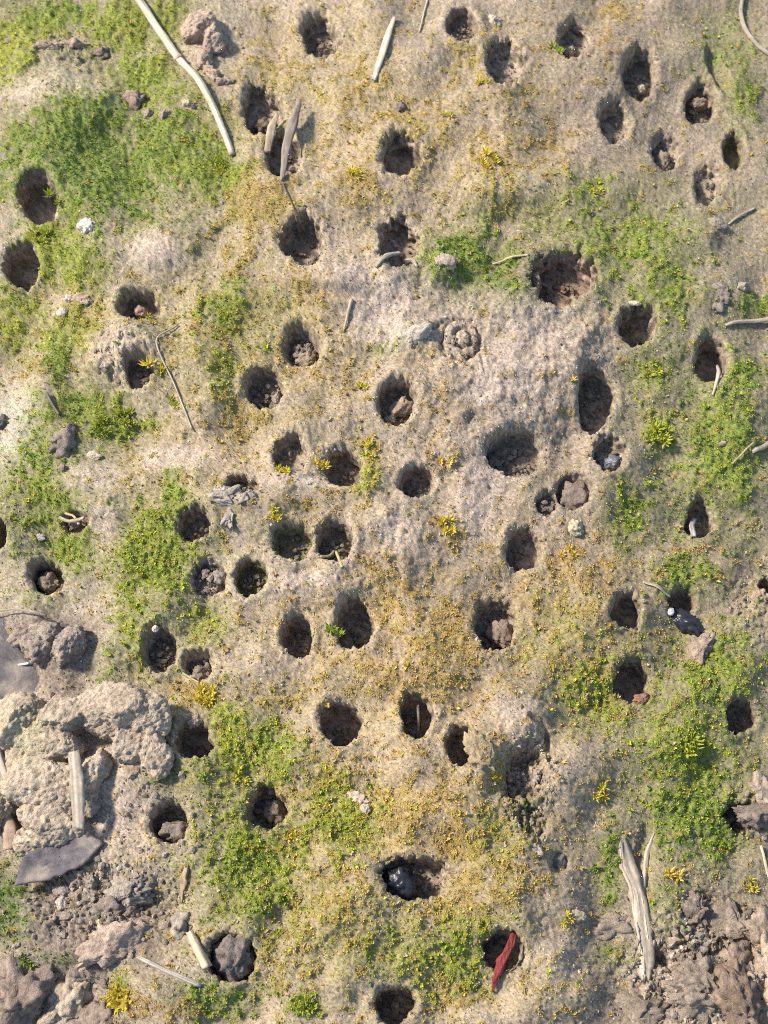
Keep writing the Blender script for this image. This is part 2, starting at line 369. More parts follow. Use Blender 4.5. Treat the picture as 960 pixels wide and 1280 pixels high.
# --- relief
H = macro(PX, PY) + 17 * fbm2(PX / 100, PY / 100, 2, 31)
for cx, cy, rx, ry, h in MOUND:
    H += 1.7 * h * np.exp(-1.2 * (blob(cx, cy, rx, ry) + .12 * WOB).clip(0) ** 2)
for cx, cy, rx, ry, rot, d, soft in PIT:
    r = blob(cx, cy, rx, ry, rot) + .20 * WOB + .10 * WOB2
    H -= d * (1 - sstep(1 - soft, 1 + soft * .4, r))
rough = np.exp(-(blob(890, 1210, 100, 75)).clip(0) ** 4) + np.exp(-blob(660, 985, 34, 62) ** 4) + .55 * np.exp(-blob(155, 450, 44, 36) ** 4) \
    + .5 * np.exp(-blob(90, 60, 60, 26) ** 4) + .6 * np.exp(-blob(130, 1130, 90, 60) ** 4) + .6 * np.exp(-blob(925, 1015, 46, 34) ** 4) + .5 * np.exp(-blob(950, 760, 40, 50) ** 4)
H += 2.0 * fbm2(PX / 40, PY / 40, 2, 33) + .75 * fbm2(PX / 11, PY / 11, 2, 35) + .7 * fbm2(PX / 4.6, PY / 4.6, 2, 37)
rg = 1.5 * np.abs(fbm2(PX / 17, PY / 17, 3, 40, .55))
H += rough * (10 * (rg - .5) + 2.4 * fbm2(PX / 7, PY / 7, 2, 44))
# fine cracks in the bare crust
ck = np.abs(fbm2(PX / 46, PY / 46, 3, 51, .6)); crack = (1 - sstep(.0, .03, ck)) * sstep(.05, .4, fbm2(PX / 120, PY / 120, 1, 53))
H -= 2.4 * crack * np.clip(bare * .9 + .12, 0, 1)
clump = fbm2(PX / 13, PY / 13, 2, 120, .5); clump2 = fbm2(PX / 17 + 40, PY / 17, 2, 124, .55)
gcl = sstep(.44, .86, green * .88 + .62 * clump); ycl = sstep(.37, .62, gold * .75 + .75 * np.clip(clump2, -.5, 1))
mossy = np.clip(green * .5 + .7 * gcl + .5 * ycl, 0, 1.2)
H += mossy * (2.5 + 2.6 * fbm2(PX / 10, PY / 10, 2, 46) + 1.3 * fbm2(PX / 5, PY / 5, 1, 48))
H *= 1 - .0 * out_frame
BASEH = H.copy()                                             # the surface before the shafts are dug

# --- burrow shafts
RIM = np.zeros(PX.shape, np.float32)
HID = np.full(PX.shape, -1, np.int32); WPAR = np.zeros(PX.shape, np.float32)
QX, QY = PX.copy(), PY.copy()
rimh = []
for k, (cx, cy, rx, ry, D, cr, tone, lab, o) in enumerate(B):
    x0, x1 = np.searchsorted(xs, [cx - 2.1 * rx, cx + 2.1 * rx]); y0, y1 = np.searchsorted(ys, [cy - 2.3 * ry, cy + 2.3 * ry])
    s = (slice(y0, y1), slice(x0, x1))
    dx = (PX[s] - cx) / rx; dy = (PY[s] - cy) / ry
    th = np.arctan2(-dy, dx); r0 = np.hypot(dx, dy)
    n = o.get('n', rng.uniform(.07, .16))
    shape = 1 + n * .8 * noise2(np.cos(th) * 1.3 + k * 7.1, np.sin(th) * 1.3, 60) + n * .9 * noise2(np.cos(th) * 3.2 + k * 3.7, np.sin(th) * 3.2, 61)
    for q, a, ph in o.get('har', [(2, rng.uniform(-.05, .05), rng.uniform(0, 6)), (3, rng.uniform(-.06, .06), rng.uniform(0, 6))]):
        shape = shape + a * np.cos(q * th - ph)
    r = r0 / shape + n * .75 * WOB2[s] + .035 * noise2(PX[s] / 4.2, PY[s] / 4.2, 66)
    # worn funnel around the mouth, longest on the uphill side
    up = .5 + .5 * np.sin(th)
    F = (2.4 + 2.4 * up ** 2) * min(1, D / 30) * rng.uniform(.6, 1.3); wd = .12 + .14 * up
    H[s] += 3.0 * min(1, D / 30) * np.exp(-((r - 1.30) / .2) ** 2) * (.6 + .6 * WOB[s])
    H[s] -= np.where(r > 1, F * np.clip(1 - (r - 1) / wd, 0, 1) ** 2, F)
    RIM[s] = np.maximum(RIM[s], np.where(r >= 1, 1 - sstep(.0, .42, r - 1 + .25 * WOB[s]), 0))
    inside = (r < 1) & (HID[s] < 0)
    R = .5 * (rx + ry)
    wall = np.clip(D / (D + .9 * R), .22, .74)              # share of the grid rings spent on the wall
    t = np.clip((1 - r) / wall, 0, 1)
    narrow = .10 if D > 30 else .22
    depth = D * (t ** .9)
    rw = 1 - narrow * t
    rough_w = .045 * noise2(th * 3.2 + k, depth / 9.0, 62) + .03 * noise2(th * 8 + k, depth / 4.0, 63)
    rw = rw + rough_w * np.clip(t * 3, 0, 1)
    rfl = np.clip(r / (1 - wall), 0, 1) * (1 - narrow)
    rn = np.where(t < 1, rw, np.minimum(rfl, rw))
    fl = (t >= 1)
    depth = depth + fl * (1.8 * fbm2(PX[s] / 5, PY[s] / 5, 2, 64))
    f = rn / np.maximum(r, 1e-3)
    qx = cx + (PX[s] - cx) * f; qy = cy + (PY[s] - cy) * f
    QX[s] = np.where(inside, qx, QX[s]); QY[s] = np.where(inside, qy, QY[s])
    rim = H[s][(r > 1) & (r < 1.12)].mean() if ((r > 1) & (r < 1.12)).any() else 0
    rimh.append(float(rim))
    # below the rim the local relief fades out with depth
    H[s] = np.where(inside, H[s] * (1 - t) + rim * t - depth, H[s])
    HID[s] = np.where(inside, k, HID[s]); WPAR[s] = np.where(inside, t, WPAR[s])

for a_, b_, rr_, w_ in ((575, 433, 24, 3.0), (578, 428, 10, 2.0)):
    rq = blob(a_, b_, rr_, rr_ * 1.15) + .16 * WOB + .1 * WOB2
    H -= 8 * np.exp(-((rq - 1) * rr_ / w_) ** 2)
POS = plan(QX, QY, 0.0); POS[..., 2] = H * U

def ground_h(px, py, base=True):
    """height of the surface (plan units) at plan points"""
    px = np.asarray(px, float); py = np.asarray(py, float)
    i = np.clip(np.searchsorted(xs, px), 0, NX - 1); j = np.clip(np.searchsorted(ys, py), 0, NY - 1)
    return (BASEH if base else H)[j, i]

# ------------------------------------------------------------------ soil and film colours (linear albedo)
def c3(r, g, b): return np.array([r, g, b], np.float32)
def mixc(a, b, t): return a + (b - a) * t[..., None]
grain = rng.normal(0, 1, PX.shape).astype(np.float32)
n_big = fbm2(PX / 150, PY / 150, 3, 90); n_mid = fbm2(PX / 34, PY / 34, 3, 91); n_fine = fbm2(PX / 6, PY / 6, 2, 92)
soil = np.broadcast_to(c3(.33, .268, .205), PX.shape + (3,)).copy()
soil = mixc(soil, c3(.27, .228, .186), sstep(-.2, .7, n_big + .5 * n_mid))          # greyer crust
soil = mixc(soil, c3(.385, .30, .222), sstep(.1, .8, -n_big + .6 * n_mid) * .7)    # pinkish clay
soil = mixc(soil, c3(.17, .13, .092), sstep(.15, .8, fbm2(PX / 60, PY / 60, 4, 95)) * .45)
soil = mixc(soil, c3(.28, .235, .19), np.clip(rough, 0, 1) * .5)
wet = np.clip(sstep(.12, .7, green + .25 * n_mid) * (1 - np.clip(bare, 0, 1)), 0, 1)
soil = mixc(soil, c3(.175, .15, .105), wet * .75)
lay = sstep(.25, .9, bare + .25 * n_mid)
soil = mixc(soil, c3(.44, .355, .29), lay * .75)
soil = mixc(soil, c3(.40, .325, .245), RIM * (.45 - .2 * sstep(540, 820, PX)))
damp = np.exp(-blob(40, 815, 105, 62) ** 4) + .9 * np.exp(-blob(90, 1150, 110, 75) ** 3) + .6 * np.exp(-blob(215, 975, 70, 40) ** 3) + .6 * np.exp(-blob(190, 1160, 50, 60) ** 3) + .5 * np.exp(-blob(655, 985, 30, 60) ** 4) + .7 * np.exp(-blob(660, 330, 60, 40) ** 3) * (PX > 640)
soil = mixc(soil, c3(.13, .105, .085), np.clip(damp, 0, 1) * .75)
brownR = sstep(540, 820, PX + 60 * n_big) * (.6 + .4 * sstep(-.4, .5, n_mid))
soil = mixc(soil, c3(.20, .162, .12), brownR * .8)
pale = np.exp(-blob(12, 530, 40, 55) ** 3) + .7 * np.exp(-blob(505, 430, 34, 18) ** 3)
film_g = mixc(np.broadcast_to(c3(.085, .14, .03), soil.shape), c3(.27, .27, .045), np.clip(ghue, 0, 1))
film_y = mixc(np.broadcast_to(c3(.30, .235, .06), soil.shape), c3(.25, .165, .06), np.clip(yhue, 0, 1))
tg = np.clip(green * .78 + .55 * gcl + .2 * n_fine * green, 0, 1)
thin = np.clip(.02 + .45 * fbm2(PX / 70, PY / 70, 3, 97), 0, .35) * (1 - np.clip(bare, 0, 1))     # thin algae film
ty = np.clip(gold * .42 + .45 * ycl + .5 * n_fine * gold, 0, .85) * (1 - .6 * RIM)
STAIN = [(520,830,240,190,.75),(480,1080,230,190,.75),(480,150,260,170,.6),(340,420,170,170,.55),(720,800,150,150,.6),(180,620,120,120,.35),(250,900,120,120,.5),(110,420,90,80,.5)]
stain, _ = cover(STAIN)
stain = np.clip(.82 * stain * (1 - .65 * np.clip(bare, 0, 1)) * (.75 + .7 * n_mid + .25 * n_fine), 0, .85)
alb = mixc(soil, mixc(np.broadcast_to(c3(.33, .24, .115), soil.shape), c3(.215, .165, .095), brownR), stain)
alb = mixc(alb, c3(.26, .22, .12), thin)
alb = mixc(alb, film_y, ty)
alb = mixc(alb, film_g, np.clip(tg * .9, 0, .95))
alb = mixc(alb, c3(.50, .52, .44), np.clip(pale, 0, 1) * .2)
tone_c = {'d': c3(.285, .228, .17), 's': c3(.30, .245, .185), 'r': c3(.27, .20, .15), 'g': c3(.20, .17, .10)}
for k, b in enumerate(B):
    m = HID == k
    a = tone_c[b[6]] * (1 + .18 * n_mid[m] + .22 * n_fine[m])[:, None]
    tt = sstep(.0, .22, WPAR[m])                             # the crust is a few mm thick
    alb[m] = alb[m] * (1 - tt[:, None]) + a * tt[:, None]
spark = (rng.uniform(0, 1, PX.shape) < .012)
alb = alb * (1 + .20 * grain + .20 * fbm2(PX / 3.1, PY / 3.1, 1, 98) + .16 * n_fine + .08 * n_mid + .6 * spark)[..., None]
alb = alb * (1 - out_far[..., None]) + c3(.27, .222, .16) * out_far[..., None]
alb = np.clip(alb, .015, .62)
H = H * (1 - out_far) + (macro(PX, PY) + 4) * out_far; BASEH = BASEH * (1 - out_far) + H * out_far; POS[..., 2] = H * U

# ------------------------------------------------------------------ cut the sheet into ground and burrows
idx = np.arange(NX * NY).reshape(NY, NX)
quads = np.stack([idx[:-1, :-1], idx[1:, :-1], idx[1:, 1:], idx[:-1, 1:]], -1).reshape(-1, 4)   # y runs downwards in plan
hq = HID.ravel()[quads]; same = (hq == hq[:, :1]).all(1)
fid = np.where(same, hq[:, 0], -1)
fw = WPAR.ravel()[quads].mean(1)
co_all = POS.reshape(-1, 3); al_all = alb.reshape(-1, 3); of_all = out_far.reshape(-1)

def sub_mesh(name, fsel, origin, material, parent, loc=(0, 0, 0)):
    f = quads[fsel]; used, inv = np.unique(f.ravel(), return_inverse=True)
    me = mesh_from(name, co_all[used] - np.asarray(origin), inv.reshape(-1, 4))
    set_col(me, al_all[used], alpha=of_all[used]); me.materials.append(material)
    return link(name, me, parent, loc)

g = sub_mesh('ground', fid < 0, (0, 0, 0), M_GROUND, None)
tag(g, 'sandy grey brown soil surface with a thin film of green and golden moss', 'ground', kind='structure')

# ------------------------------------------------------------------ stones, crumbs and clods
def ico(sub):
    bm = bmesh.new(); bmesh.ops.create_icosphere(bm, subdivisions=sub, radius=1.0)
    v = np.array([x.co[:] for x in bm.verts]); f = np.array([[q.index for q in p.verts] for p in bm.faces]); bm.free()
    return v, f
ICO = {i: ico(i) for i in (1, 2, 3, 4, 5)}
ICO[0] = (np.array([[1,0,0],[-1,0,0],[0,1,0],[0,-1,0],[0,0,1],[0,0,-1]], float), np.array([[0,2,4],[2,1,4],[1,3,4],[3,0,4],[2,0,5],[1,2,5],[3,1,5],[0,3,5]]))

def rotm(ax, ay, az):
    cx, sx, cy, sy, cz, sz = cos(ax), sin(ax), cos(ay), sin(ay), cos(az), sin(az)
    return np.array([[cz, -sz, 0], [sz, cz, 0], [0, 0, 1]]) @ np.array([[cy, 0, sy], [0, 1, 0], [-sy, 0, cy]]) @ np.array([[1, 0, 0], [0, cx, -sx], [0, sx, cx]])

def crumbs_mesh(name, pts, sizes, cols, sub=1, jag=.28, flat=.75):
    """many loose crumbs as one mesh; pts (n,3) scene units, sizes scene units"""
    v, f = ICO[sub]; n = len(pts); nv = len(v)
    rad = 1 + rng.normal(0, jag, (n, nv, 1)).clip(-.5, .6)
    sc3 = rng.uniform(.7, 1.25, (n, 1, 3)); sc3[..., 2] *= flat
    a = rng.uniform(0, 2 * pi, n); ca, sa = np.cos(a)[:, None], np.sin(a)[:, None]
    p = v[None] * rad * sc3
    p = np.stack([p[..., 0] * ca - p[..., 1] * sa, p[..., 0] * sa + p[..., 1] * ca, p[..., 2]], -1)
    co = pts[:, None] + p * sizes[:, None, None]
    fc = (f[None] + (np.arange(n) * nv)[:, None, None]).reshape(-1, 3)
    me = mesh_from(name, co.reshape(-1, 3), fc, smooth=False)
    set_col(me, np.repeat(cols, nv, 0)); me.materials.append(M_CRUMB)
    return me

SOILC = c3(.32, .26, .195); GREYC = c3(.29, .245, .195); DARKC = c3(.175, .14, .11); PALEC = c3(.48, .43, .36)

def clod(label, px, py, rx, ry, rz, rot=0, col=SOILC, name='soil_clod', cat='clod', group=None, lift=.35, sub=4, lump=.22, fine=.12, base=None, tilt=(0, 0), rough_freq=2.2, seed=None, material=None, square=0.0, cuts=7):
    """one clod or pebble: rx, ry, rz in plan units; base = height it rests on (plan units)"""
    seed = int(rng.integers(1, 9999)) if seed is None else seed
    v, f = ICO[sub]; v = v.copy()
    if square: v = np.sign(v) * np.abs(v) ** (1 - square)
    rc = np.random.default_rng(seed)
    if fine <= .06 or cat == 'dark lump': cuts = 0
    if cuts: rx, ry, rz = rx * 1.15, ry * 1.15, rz * 1.2
    for _ in range(cuts):
        nn_ = rc.normal(0, 1, 3); nn_[2] = abs(nn_[2]) * .8; nn_ /= np.linalg.norm(nn_); v -= nn_ * np.clip(v @ nn_ - rc.uniform(.55, .85), 0, 1)[:, None] * .92
    vn = v * np.array([rx, ry, rz]) / min(rx, ry, rz * 1.3)
    d = lump * (.5 * fbm3(vn * 1.0 + seed * .37, 2, seed) + .9 * (np.abs(fbm3(vn * 1.5 + seed * .77, 2, seed + 3)) * 1.6 - .5)) + fine * 1.6 * fbm3(vn * rough_freq * 1.6 + seed, 4, seed + 20, .7)
    pit = np.clip(noise3(vn * rough_freq * 2.2 + seed * .7, seed + 40) - .2, 0, 1)
    v = v * (1 + d - pit * fine * 2.2)[:, None]
    v = v * np.array([rx, ry, rz])
    v = v @ rotm(tilt[0], tilt[1], -rot).T
    h = (ground_h(px, py) if base is None else base)
    zb = v[:, 2].min(); v[:, 2] += -zb * lift * 1.0 + 0 if False else 0
    org = plan(px, py, h + rz * (2 * lift - 1) + rz * .25)
    co = v * U
    me = mesh_from(name, co, f)
    n = fbm3(v * .09 + seed, 3, seed + 60); n2 = fbm3(v * .35 + seed, 2, seed + 70)
    col = col * c3(1.05, 1.0, .92) if material is None else col
    c = col * (1 + .22 * n + .16 * n2)[:, None] * (1 + .09 * rng.normal(0, 1, len(v)))[:, None]
    set_col(me, np.clip(c, .02, .75)); me.materials.append(material or M_CRUMB)
    o = link(name, me, None, org)
    return tag(o, label, cat, group)

# burrows: Empty at the mouth > wall, floor, crumb_fill
for k, (cx, cy, rx, ry, D, cr, tone, lab, o) in enumerate(B):
    org = plan(cx, cy, rimh[k])
    e = link('burrow', None, None, org); e.empty_display_size = .05
    tag(e, lab, 'burrow', 'burrows dug in the mossy soil')
    sub_mesh('wall', (fid == k) & (fw < .985), org, M_GROUND, e)
    sub_mesh('floor', (fid == k) & (fw >= .985), org, M_GROUND, e)
    if cr > 0:
        n = int(14 + 70 * cr * (rx * ry) / 600)
        a = rng.uniform(0, 2 * pi, n); q = np.sqrt(rng.uniform(0, 1, n)) * .84
        x = cx + rx * q * np.cos(a); y = cy + ry * q * np.sin(a)
        n = int(n * 1.6); a = rng.uniform(0, 2 * pi, n); q = np.sqrt(rng.uniform(0, 1, n)) * .88; x = cx + rx * q * np.cos(a); y = cy + ry * q * np.sin(a)
        size = rng.uniform(.9, 2.2, n) + rng.exponential(1.1, n).clip(0, 4) * (q < .6)
        heap = (1 - q) * (6 + 10 * cr) * rng.uniform(0, 1, n)
        p = plan(x, y, rimh[k] - D + heap + size * .3) - org
        dry = rng.uniform(0, 1, n)[:, None]
        colr = DARKC * (1 - dry) + GREYC * dry if tone != 'r' else c3(.2, .13, .09) * (1 - dry) + DARKC * dry
        me = crumbs_mesh('crumb_fill', p, size * U, colr * rng.uniform(.85, 1.15, (n, 1)), sub=1, jag=.2)
        tag(link('crumb_fill', me, e), kind='stuff')

def in_burrow(px, py):
    """resting height inside the burrow at a plan point"""
    for k, b in enumerate(B):
        if ((px - b[0]) / b[2]) ** 2 + ((py - b[1]) / b[3]) ** 2 < 1.1: return rimh[k] - b[4]
    return float(ground_h(px, py))
GB = 'clods and pebbles lying in burrows'
def bclod(label, px, py, rx, ry, rz, col=GREYC, h=0, **kw):
    # h: height of the clod's underside above the burrow floor
    # a clod lying deep is set back along the shaft so that it rests on the floor
    kw.setdefault('group', GB)
    return clod(label, px, py, rx, ry, rz, col=col, base=in_burrow(px, py) + h + rz * .5, **kw)
bclod('pale pebble lying in the burrow with moss on its left rim near the top', 714, 50, 10, 9, 8, c3(.40,.34,.28), name='pebble', cat='pebble', fine=.05, h=6)
bclod('cream pebble at the foot of the topmost burrow in the upper right cluster', 805, 100, 7, 8, 6, PALEC, name='pebble', cat='pebble', fine=.04, h=8)
bclod('grey clod plugging the middle burrow of the upper right cluster', 833, 186, 15, 16, 9, GREYC, h=2)
bclod('crusty clod under the washed out groove at upper right', 878, 118, 15, 9, 8, c3(.26,.2,.15), h=14)
bclod('dark clod at the bottom of the burrow right of the long straw tip', 328, 140, 18, 12, 9, DARKC, h=2)
bclod('pinkish pebble in the wide dark burrow under the pale dome', 172, 378, 9, 8, 7, c3(.38,.27,.22), name='pebble', cat='pebble', fine=.04, h=10)
bclod('larger of two grey clods in the burrow at centre', 502, 502, 13, 13, 9, GREYC, h=4)
bclod('smaller pale clod beside the larger one in the burrow at centre', 487, 514, 7, 6, 6, c3(.36,.31,.26), h=4)
bclod('grey crumbly clod lying in the burrow above the golden moss strip', 381, 432, 14, 12, 7, GREYC, h=6)
bclod('upright grey clod at the right side of the burrow below the curved root', 344, 490, 6, 12, 8, c3(.33,.29,.25), h=6)
bclod('pale crust lump on the left side of the largest burrow', 671, 344, 9, 13, 9, c3(.34,.27,.22), h=18)
bclod('shiny bluish soil lump on the floor of a shallow burrow', 764, 572, 15, 8, 6, c3(.10,.105,.13), h=3, material=mat('wet_soil', attr=True, rough=.32, var=.2, scale=60, bump=.5, bscale=140, spec=.6))
bclod('wrinkled grey clod nearly closing a burrow right of the small pit', 719, 616, 19, 18, 11, c3(.24,.20,.175), h=6, fine=.13)
bclod('grey clod on the left half of the wide double burrow', 619, 574, 12, 13, 9, c3(.2,.17,.145), h=3)
bclod('big grey clod sitting in the burrow near the left edge', 52, 722, 14, 15, 11, GREYC, h=6, sub=4)
bclod('dark clod squeezed beside the big grey one in the left burrow', 70, 726, 8, 10, 8, DARKC, h=5)
bclod('smooth grey clod lying on top of the crumb filled burrow', 272, 716, 9, 9, 6, c3(.27,.24,.22), h=7, fine=.06)
bclod('grey lump in the shallow burrow above golden moss', 246, 836, 11, 10, 8, c3(.26,.22,.19), h=3)
bclod('broken clod with flat face in the burrow right of the golden moss', 628, 784, 15, 15, 9, c3(.25,.20,.17), h=10, square=.25)
bclod('loose clod in the burrow above the orange moss tuft', 340, 1006, 13, 15, 10, c3(.2,.17,.145), h=4)
bclod('grey clod in the lower right of the burrow in thin green moss', 216, 1034, 17, 14, 11, c3(.24,.205,.185), h=10)
bclod('large round dark clod almost filling a burrow near the bottom left', 290, 1199, 25, 27, 18, c3(.185,.16,.15), h=14, sub=5, fine=.08)
bclod('round crumb at the foot of the dark burrow beside the large clod', 246, 934, 7, 7, 6, DARKC, h=4)
M_GLOSS = mat('glossy_dark_shell', attr=True, rough=.28, var=.3, scale=40, bump=.45, bscale=50, spec=.4)
bclod('shiny blue black lump in the left end of the peanut shaped burrow', 500, 1102, 20, 17, 15, c3(.010,.012,.026), h=12, material=M_GLOSS, name='dark_lump', cat='dark lump', fine=.09, group=None)
# the dark glossy lump across the small burrow at right, with a white tip
dl = clod('glossy blue black lump with white tip across a small burrow at right', 862, 775, 27, 13, 9, rot=.62, col=c3(.010,.012,.026), name='dark_lump', cat='dark lump', lift=.5, material=M_GLOSS, fine=.07)
v, f = ICO[3]; d = 1 + .12 * fbm3(v * 2, 2, 5)
me = mesh_from('white_tip', v * d[:, None] * np.array([5, 5.5, 3]) * U + (plan(839, 763, ground_h(839, 763) + 4) - np.array(dl.location)), f)
set_col(me, c3(.6, .58, .56)); me.materials.append(M_CRUMB)
wt = link('white_tip', me, dl); wt['label'] = 'white blob at the end of the dark lump'

# clods and pebbles lying on the surface
GS = 'clods and pebbles lying on the soil'
def sclod(label, *a, **kw):
    kw.setdefault('group', GS); return clod(label, *a, **kw)
sclod('rounded brown clod beside the small pale one in the upper left moss', 168, 127, 18, 17, 14, col=c3(.27,.215,.18), lump=.28)
sclod('small pale clod touching the rounded brown one in the upper left moss', 184, 143, 9, 9, 8, col=c3(.38,.33,.28))
sclod('knobbly pale clod between the small pale one and the long straw', 209, 147, 9, 11, 8, col=c3(.40,.33,.27), lump=.35)
sclod('pale yellowish clod touching the moss just left of the long straw', 238, 137, 11, 9, 8, col=c3(.46,.39,.28), lump=.35)
sclod('chalky white pebble in grey green moss right of the two left edge burrows', 111, 287, 13, 12, 9, col=c3(.66,.58,.53), name='pebble', cat='pebble', fine=.06)
sclod('white pebble, upper of two left of the wide dark burrow', 86, 373, 7, 6, 5, col=c3(.6,.52,.44), name='pebble', cat='pebble', fine=.05)
sclod('white pebble, lower of two left of the wide dark burrow', 78, 392, 8, 7, 5, col=c3(.56,.49,.42), name='pebble', cat='pebble', fine=.05)
sclod('lumpy pale ridge of soil right of the upper white pebble', 105, 373, 16, 8, 6, col=c3(.45,.37,.29), lump=.35)
sclod('brown grey clod with a twig above it at middle left', 80, 553, 18, 21, 15, rot=.3, col=c3(.25,.215,.19), lump=.3)
sclod('flat pale chip right of the brown grey clod at middle left', 116, 567, 10, 6, 3.5, rot=.1, col=c3(.55,.47,.39), name='pebble', cat='pebble', fine=.05)
sclod('small grey clod below the flat chip at middle left', 80, 588, 6, 6, 5, col=GREYC)
sclod('grey pebble in green moss above the left edge burrow with a clod', 49, 672, 8, 6, 4, col=c3(.40,.38,.35), name='pebble', cat='pebble', fine=.05)
sclod('whitish lump at the top edge between two burrows', 619, 24, 11, 15, 9, col=c3(.55,.48,.40))
sclod('round pale knob of soil in green moss right of the tall burrow', 555, 341, 15, 15, 9, col=c3(.40,.345,.28), lift=.2)
sclod('long whitish stone with a cracked upper edge at centre', 518, 428, 28, 12, 8, rot=-.45, col=c3(.47,.43,.38), name='pebble', cat='pebble', lift=.22, fine=.07)
sclod('cream crumb of soil below the wrinkled clod burrow', 718, 660, 9, 12, 8, col=c3(.52,.45,.33), lump=.35)
sclod('pale oblong pebble below the two dark burrows at lower centre', 445, 995, 15, 7, 5, rot=.35, col=c3(.56,.46,.38), name='pebble', cat='pebble', fine=.06)
sclod('small round pebble below the oblong pale pebble at lower centre', 457, 1010, 6, 6, 5, col=c3(.5,.43,.34), name='pebble', cat='pebble', fine=.05)
sclod('dark little knob above the clean round burrow at top', 503, 131, 8, 8, 7, col=c3(.22,.19,.18))
sclod('jagged brown clod lying beside the glossy dark lump at right', 878, 812, 13, 25, 12, rot=.5, col=c3(.32,.26,.215), lump=.35, sub=4)
sclod('grey angular stone in a crevice right of the eroded hollow', 699, 1074, 10, 11, 8, col=c3(.22,.205,.195), name='pebble', cat='pebble', square=.25, fine=.05)
sclod('whitish crumb at the upper edge of the crevice', 668, 1060, 11, 6, 5, rot=.2, col=c3(.42,.37,.31))
sclod('pale oval pebble left of the soil caked stem at lower right', 719, 1146, 11, 7, 6, col=c3(.46,.40,.33), name='pebble', cat='pebble', fine=.06)
sclod('grey lumpy clod lying across just left of the soil caked stem', 762, 1160, 32, 13, 10, rot=.08, col=c3(.29,.25,.21), lump=.35)
sclod('pale grain on the rim of the shallow burrow at left', 195, 788, 4, 4, 4, col=c3(.6,.55,.47), name='pebble', cat='pebble', fine=.04)
sclod('pinkish crumb above the dark burrow beside the large clod', 244, 901, 9, 8, 7, col=c3(.44,.34,.27))
sclod('pale seed like pebble lying on green moss at right', 901, 559, 8, 3.5, 3.5, rot=-.25, col=c3(.36,.31,.24), name='pebble', cat='pebble', fine=.04)
sclod('pale chip on the upper rim of the dark oval burrow', 793, 381, 8, 4, 3, rot=.1, col=c3(.5,.44,.36), name='pebble', cat='pebble', fine=.05)
sclod('reddish lump at the lower rim of the dark burrow in olive soil', 803, 872, 9, 7, 6, col=c3(.28,.17,.13))
sclod('mossy knob of soil right of the narrow slanting burrow', 600, 945, 14, 24, 10, rot=-.3, col=c3(.35,.285,.19), lift=.1, lump=.3)
sclod('grey pebble near the right edge above the twig', 925, 363, 10, 12, 7, col=c3(.34,.30,.26), lift=.25)
sclod('grey round pebble left of the right edge twig', 893, 372, 20, 24, 9, col=c3(.30,.26,.225), lift=.12)
sclod('soil knob below the lowest burrow of the upper right cluster', 894, 282, 15, 13, 8, col=c3(.34,.30,.25), lift=.2)
# lower left heap
sclod('light grey crumbly clod below the thin dark stone chip', 161, 1113, 23, 18, 15, col=c3(.34,.305,.27), lump=.3, sub=5)
sclod('brown grey clod tucked under the light grey crumbly one', 135, 1134, 18, 14, 10, col=c3(.24,.21,.185))
sclod('crumb at the right foot of the light grey crumbly clod', 162, 1138, 9, 8, 7, col=c3(.25,.22,.19))
sclod('angular pale clod right of the white pebble at lower left', 111, 1118, 13, 8, 8, rot=.6, col=c3(.36,.32,.27), square=.2)
sclod('little clod just under the tip of the thin dark chip', 111, 1101, 7, 8, 6, col=c3(.32,.28,.24))
sclod('round white pebble below the thin dark chip', 77, 1129, 7, 8, 6, col=c3(.47,.43,.38), name='pebble', cat='pebble', fine=.04)
sclod('oval grey pebble right under the thin dark chip', 75, 1113, 12, 7, 6, rot=.2, col=c3(.30,.27,.25), name='pebble', cat='pebble', fine=.05)
sclod('long pale pinkish clod at lower left', 143, 1183, 44, 22, 18, rot=-.35, col=c3(.40,.325,.275), lump=.25, sub=5, fine=.08)
sclod('brown lump under the right end of the long pinkish clod', 125, 1212, 18, 16, 9, col=c3(.26,.215,.185), lift=.2)
sclod('crumbly grey clod at the upper end of the straw stub', 226, 1151, 17, 15, 12, col=c3(.34,.31,.27), lump=.3)
sclod('big brown clod in the lower left corner', 22, 1252, 42, 46, 26, rot=.3, col=c3(.27,.22,.19), sub=5, lump=.25)
sclod('smooth pale oval stone next to the big corner clod', 86, 1246, 21, 32, 18, rot=.45, col=c3(.43,.37,.30), name='stone', cat='stone', fine=.05, sub=5)
sclod('small grey clod above the smooth pale oval stone', 98, 1214, 12, 12, 10, col=c3(.27,.235,.21))
sclod('small grey clod between the corner clod and the pale stone', 55, 1222, 9, 10, 8, col=c3(.27,.235,.205))
sclod('brown clod at the bottom edge right of the pale stone', 122, 1276, 20, 22, 12, col=c3(.27,.225,.19))
sclod('pale sliver of stone at the bottom edge under the pale oval stone', 62, 1274, 16, 7, 7, rot=-.7, col=c3(.44,.37,.3), name='stone', cat='stone', fine=.05)
# upper left ridge
sclod('brown crumbly clod on the pale ridge at top left', 95, 58, 20, 11, 10, rot=.15, col=c3(.34,.265,.21), lump=.35)
sclod('dark end clod of the pale ridge at top left', 128, 64, 14, 10, 9, col=c3(.24,.195,.165), lump=.3)
sclod('pinkish clod at the left of the crumbly ridge at top left', 62, 64, 20, 9, 8, col=c3(.40,.32,.26), lump=.35)
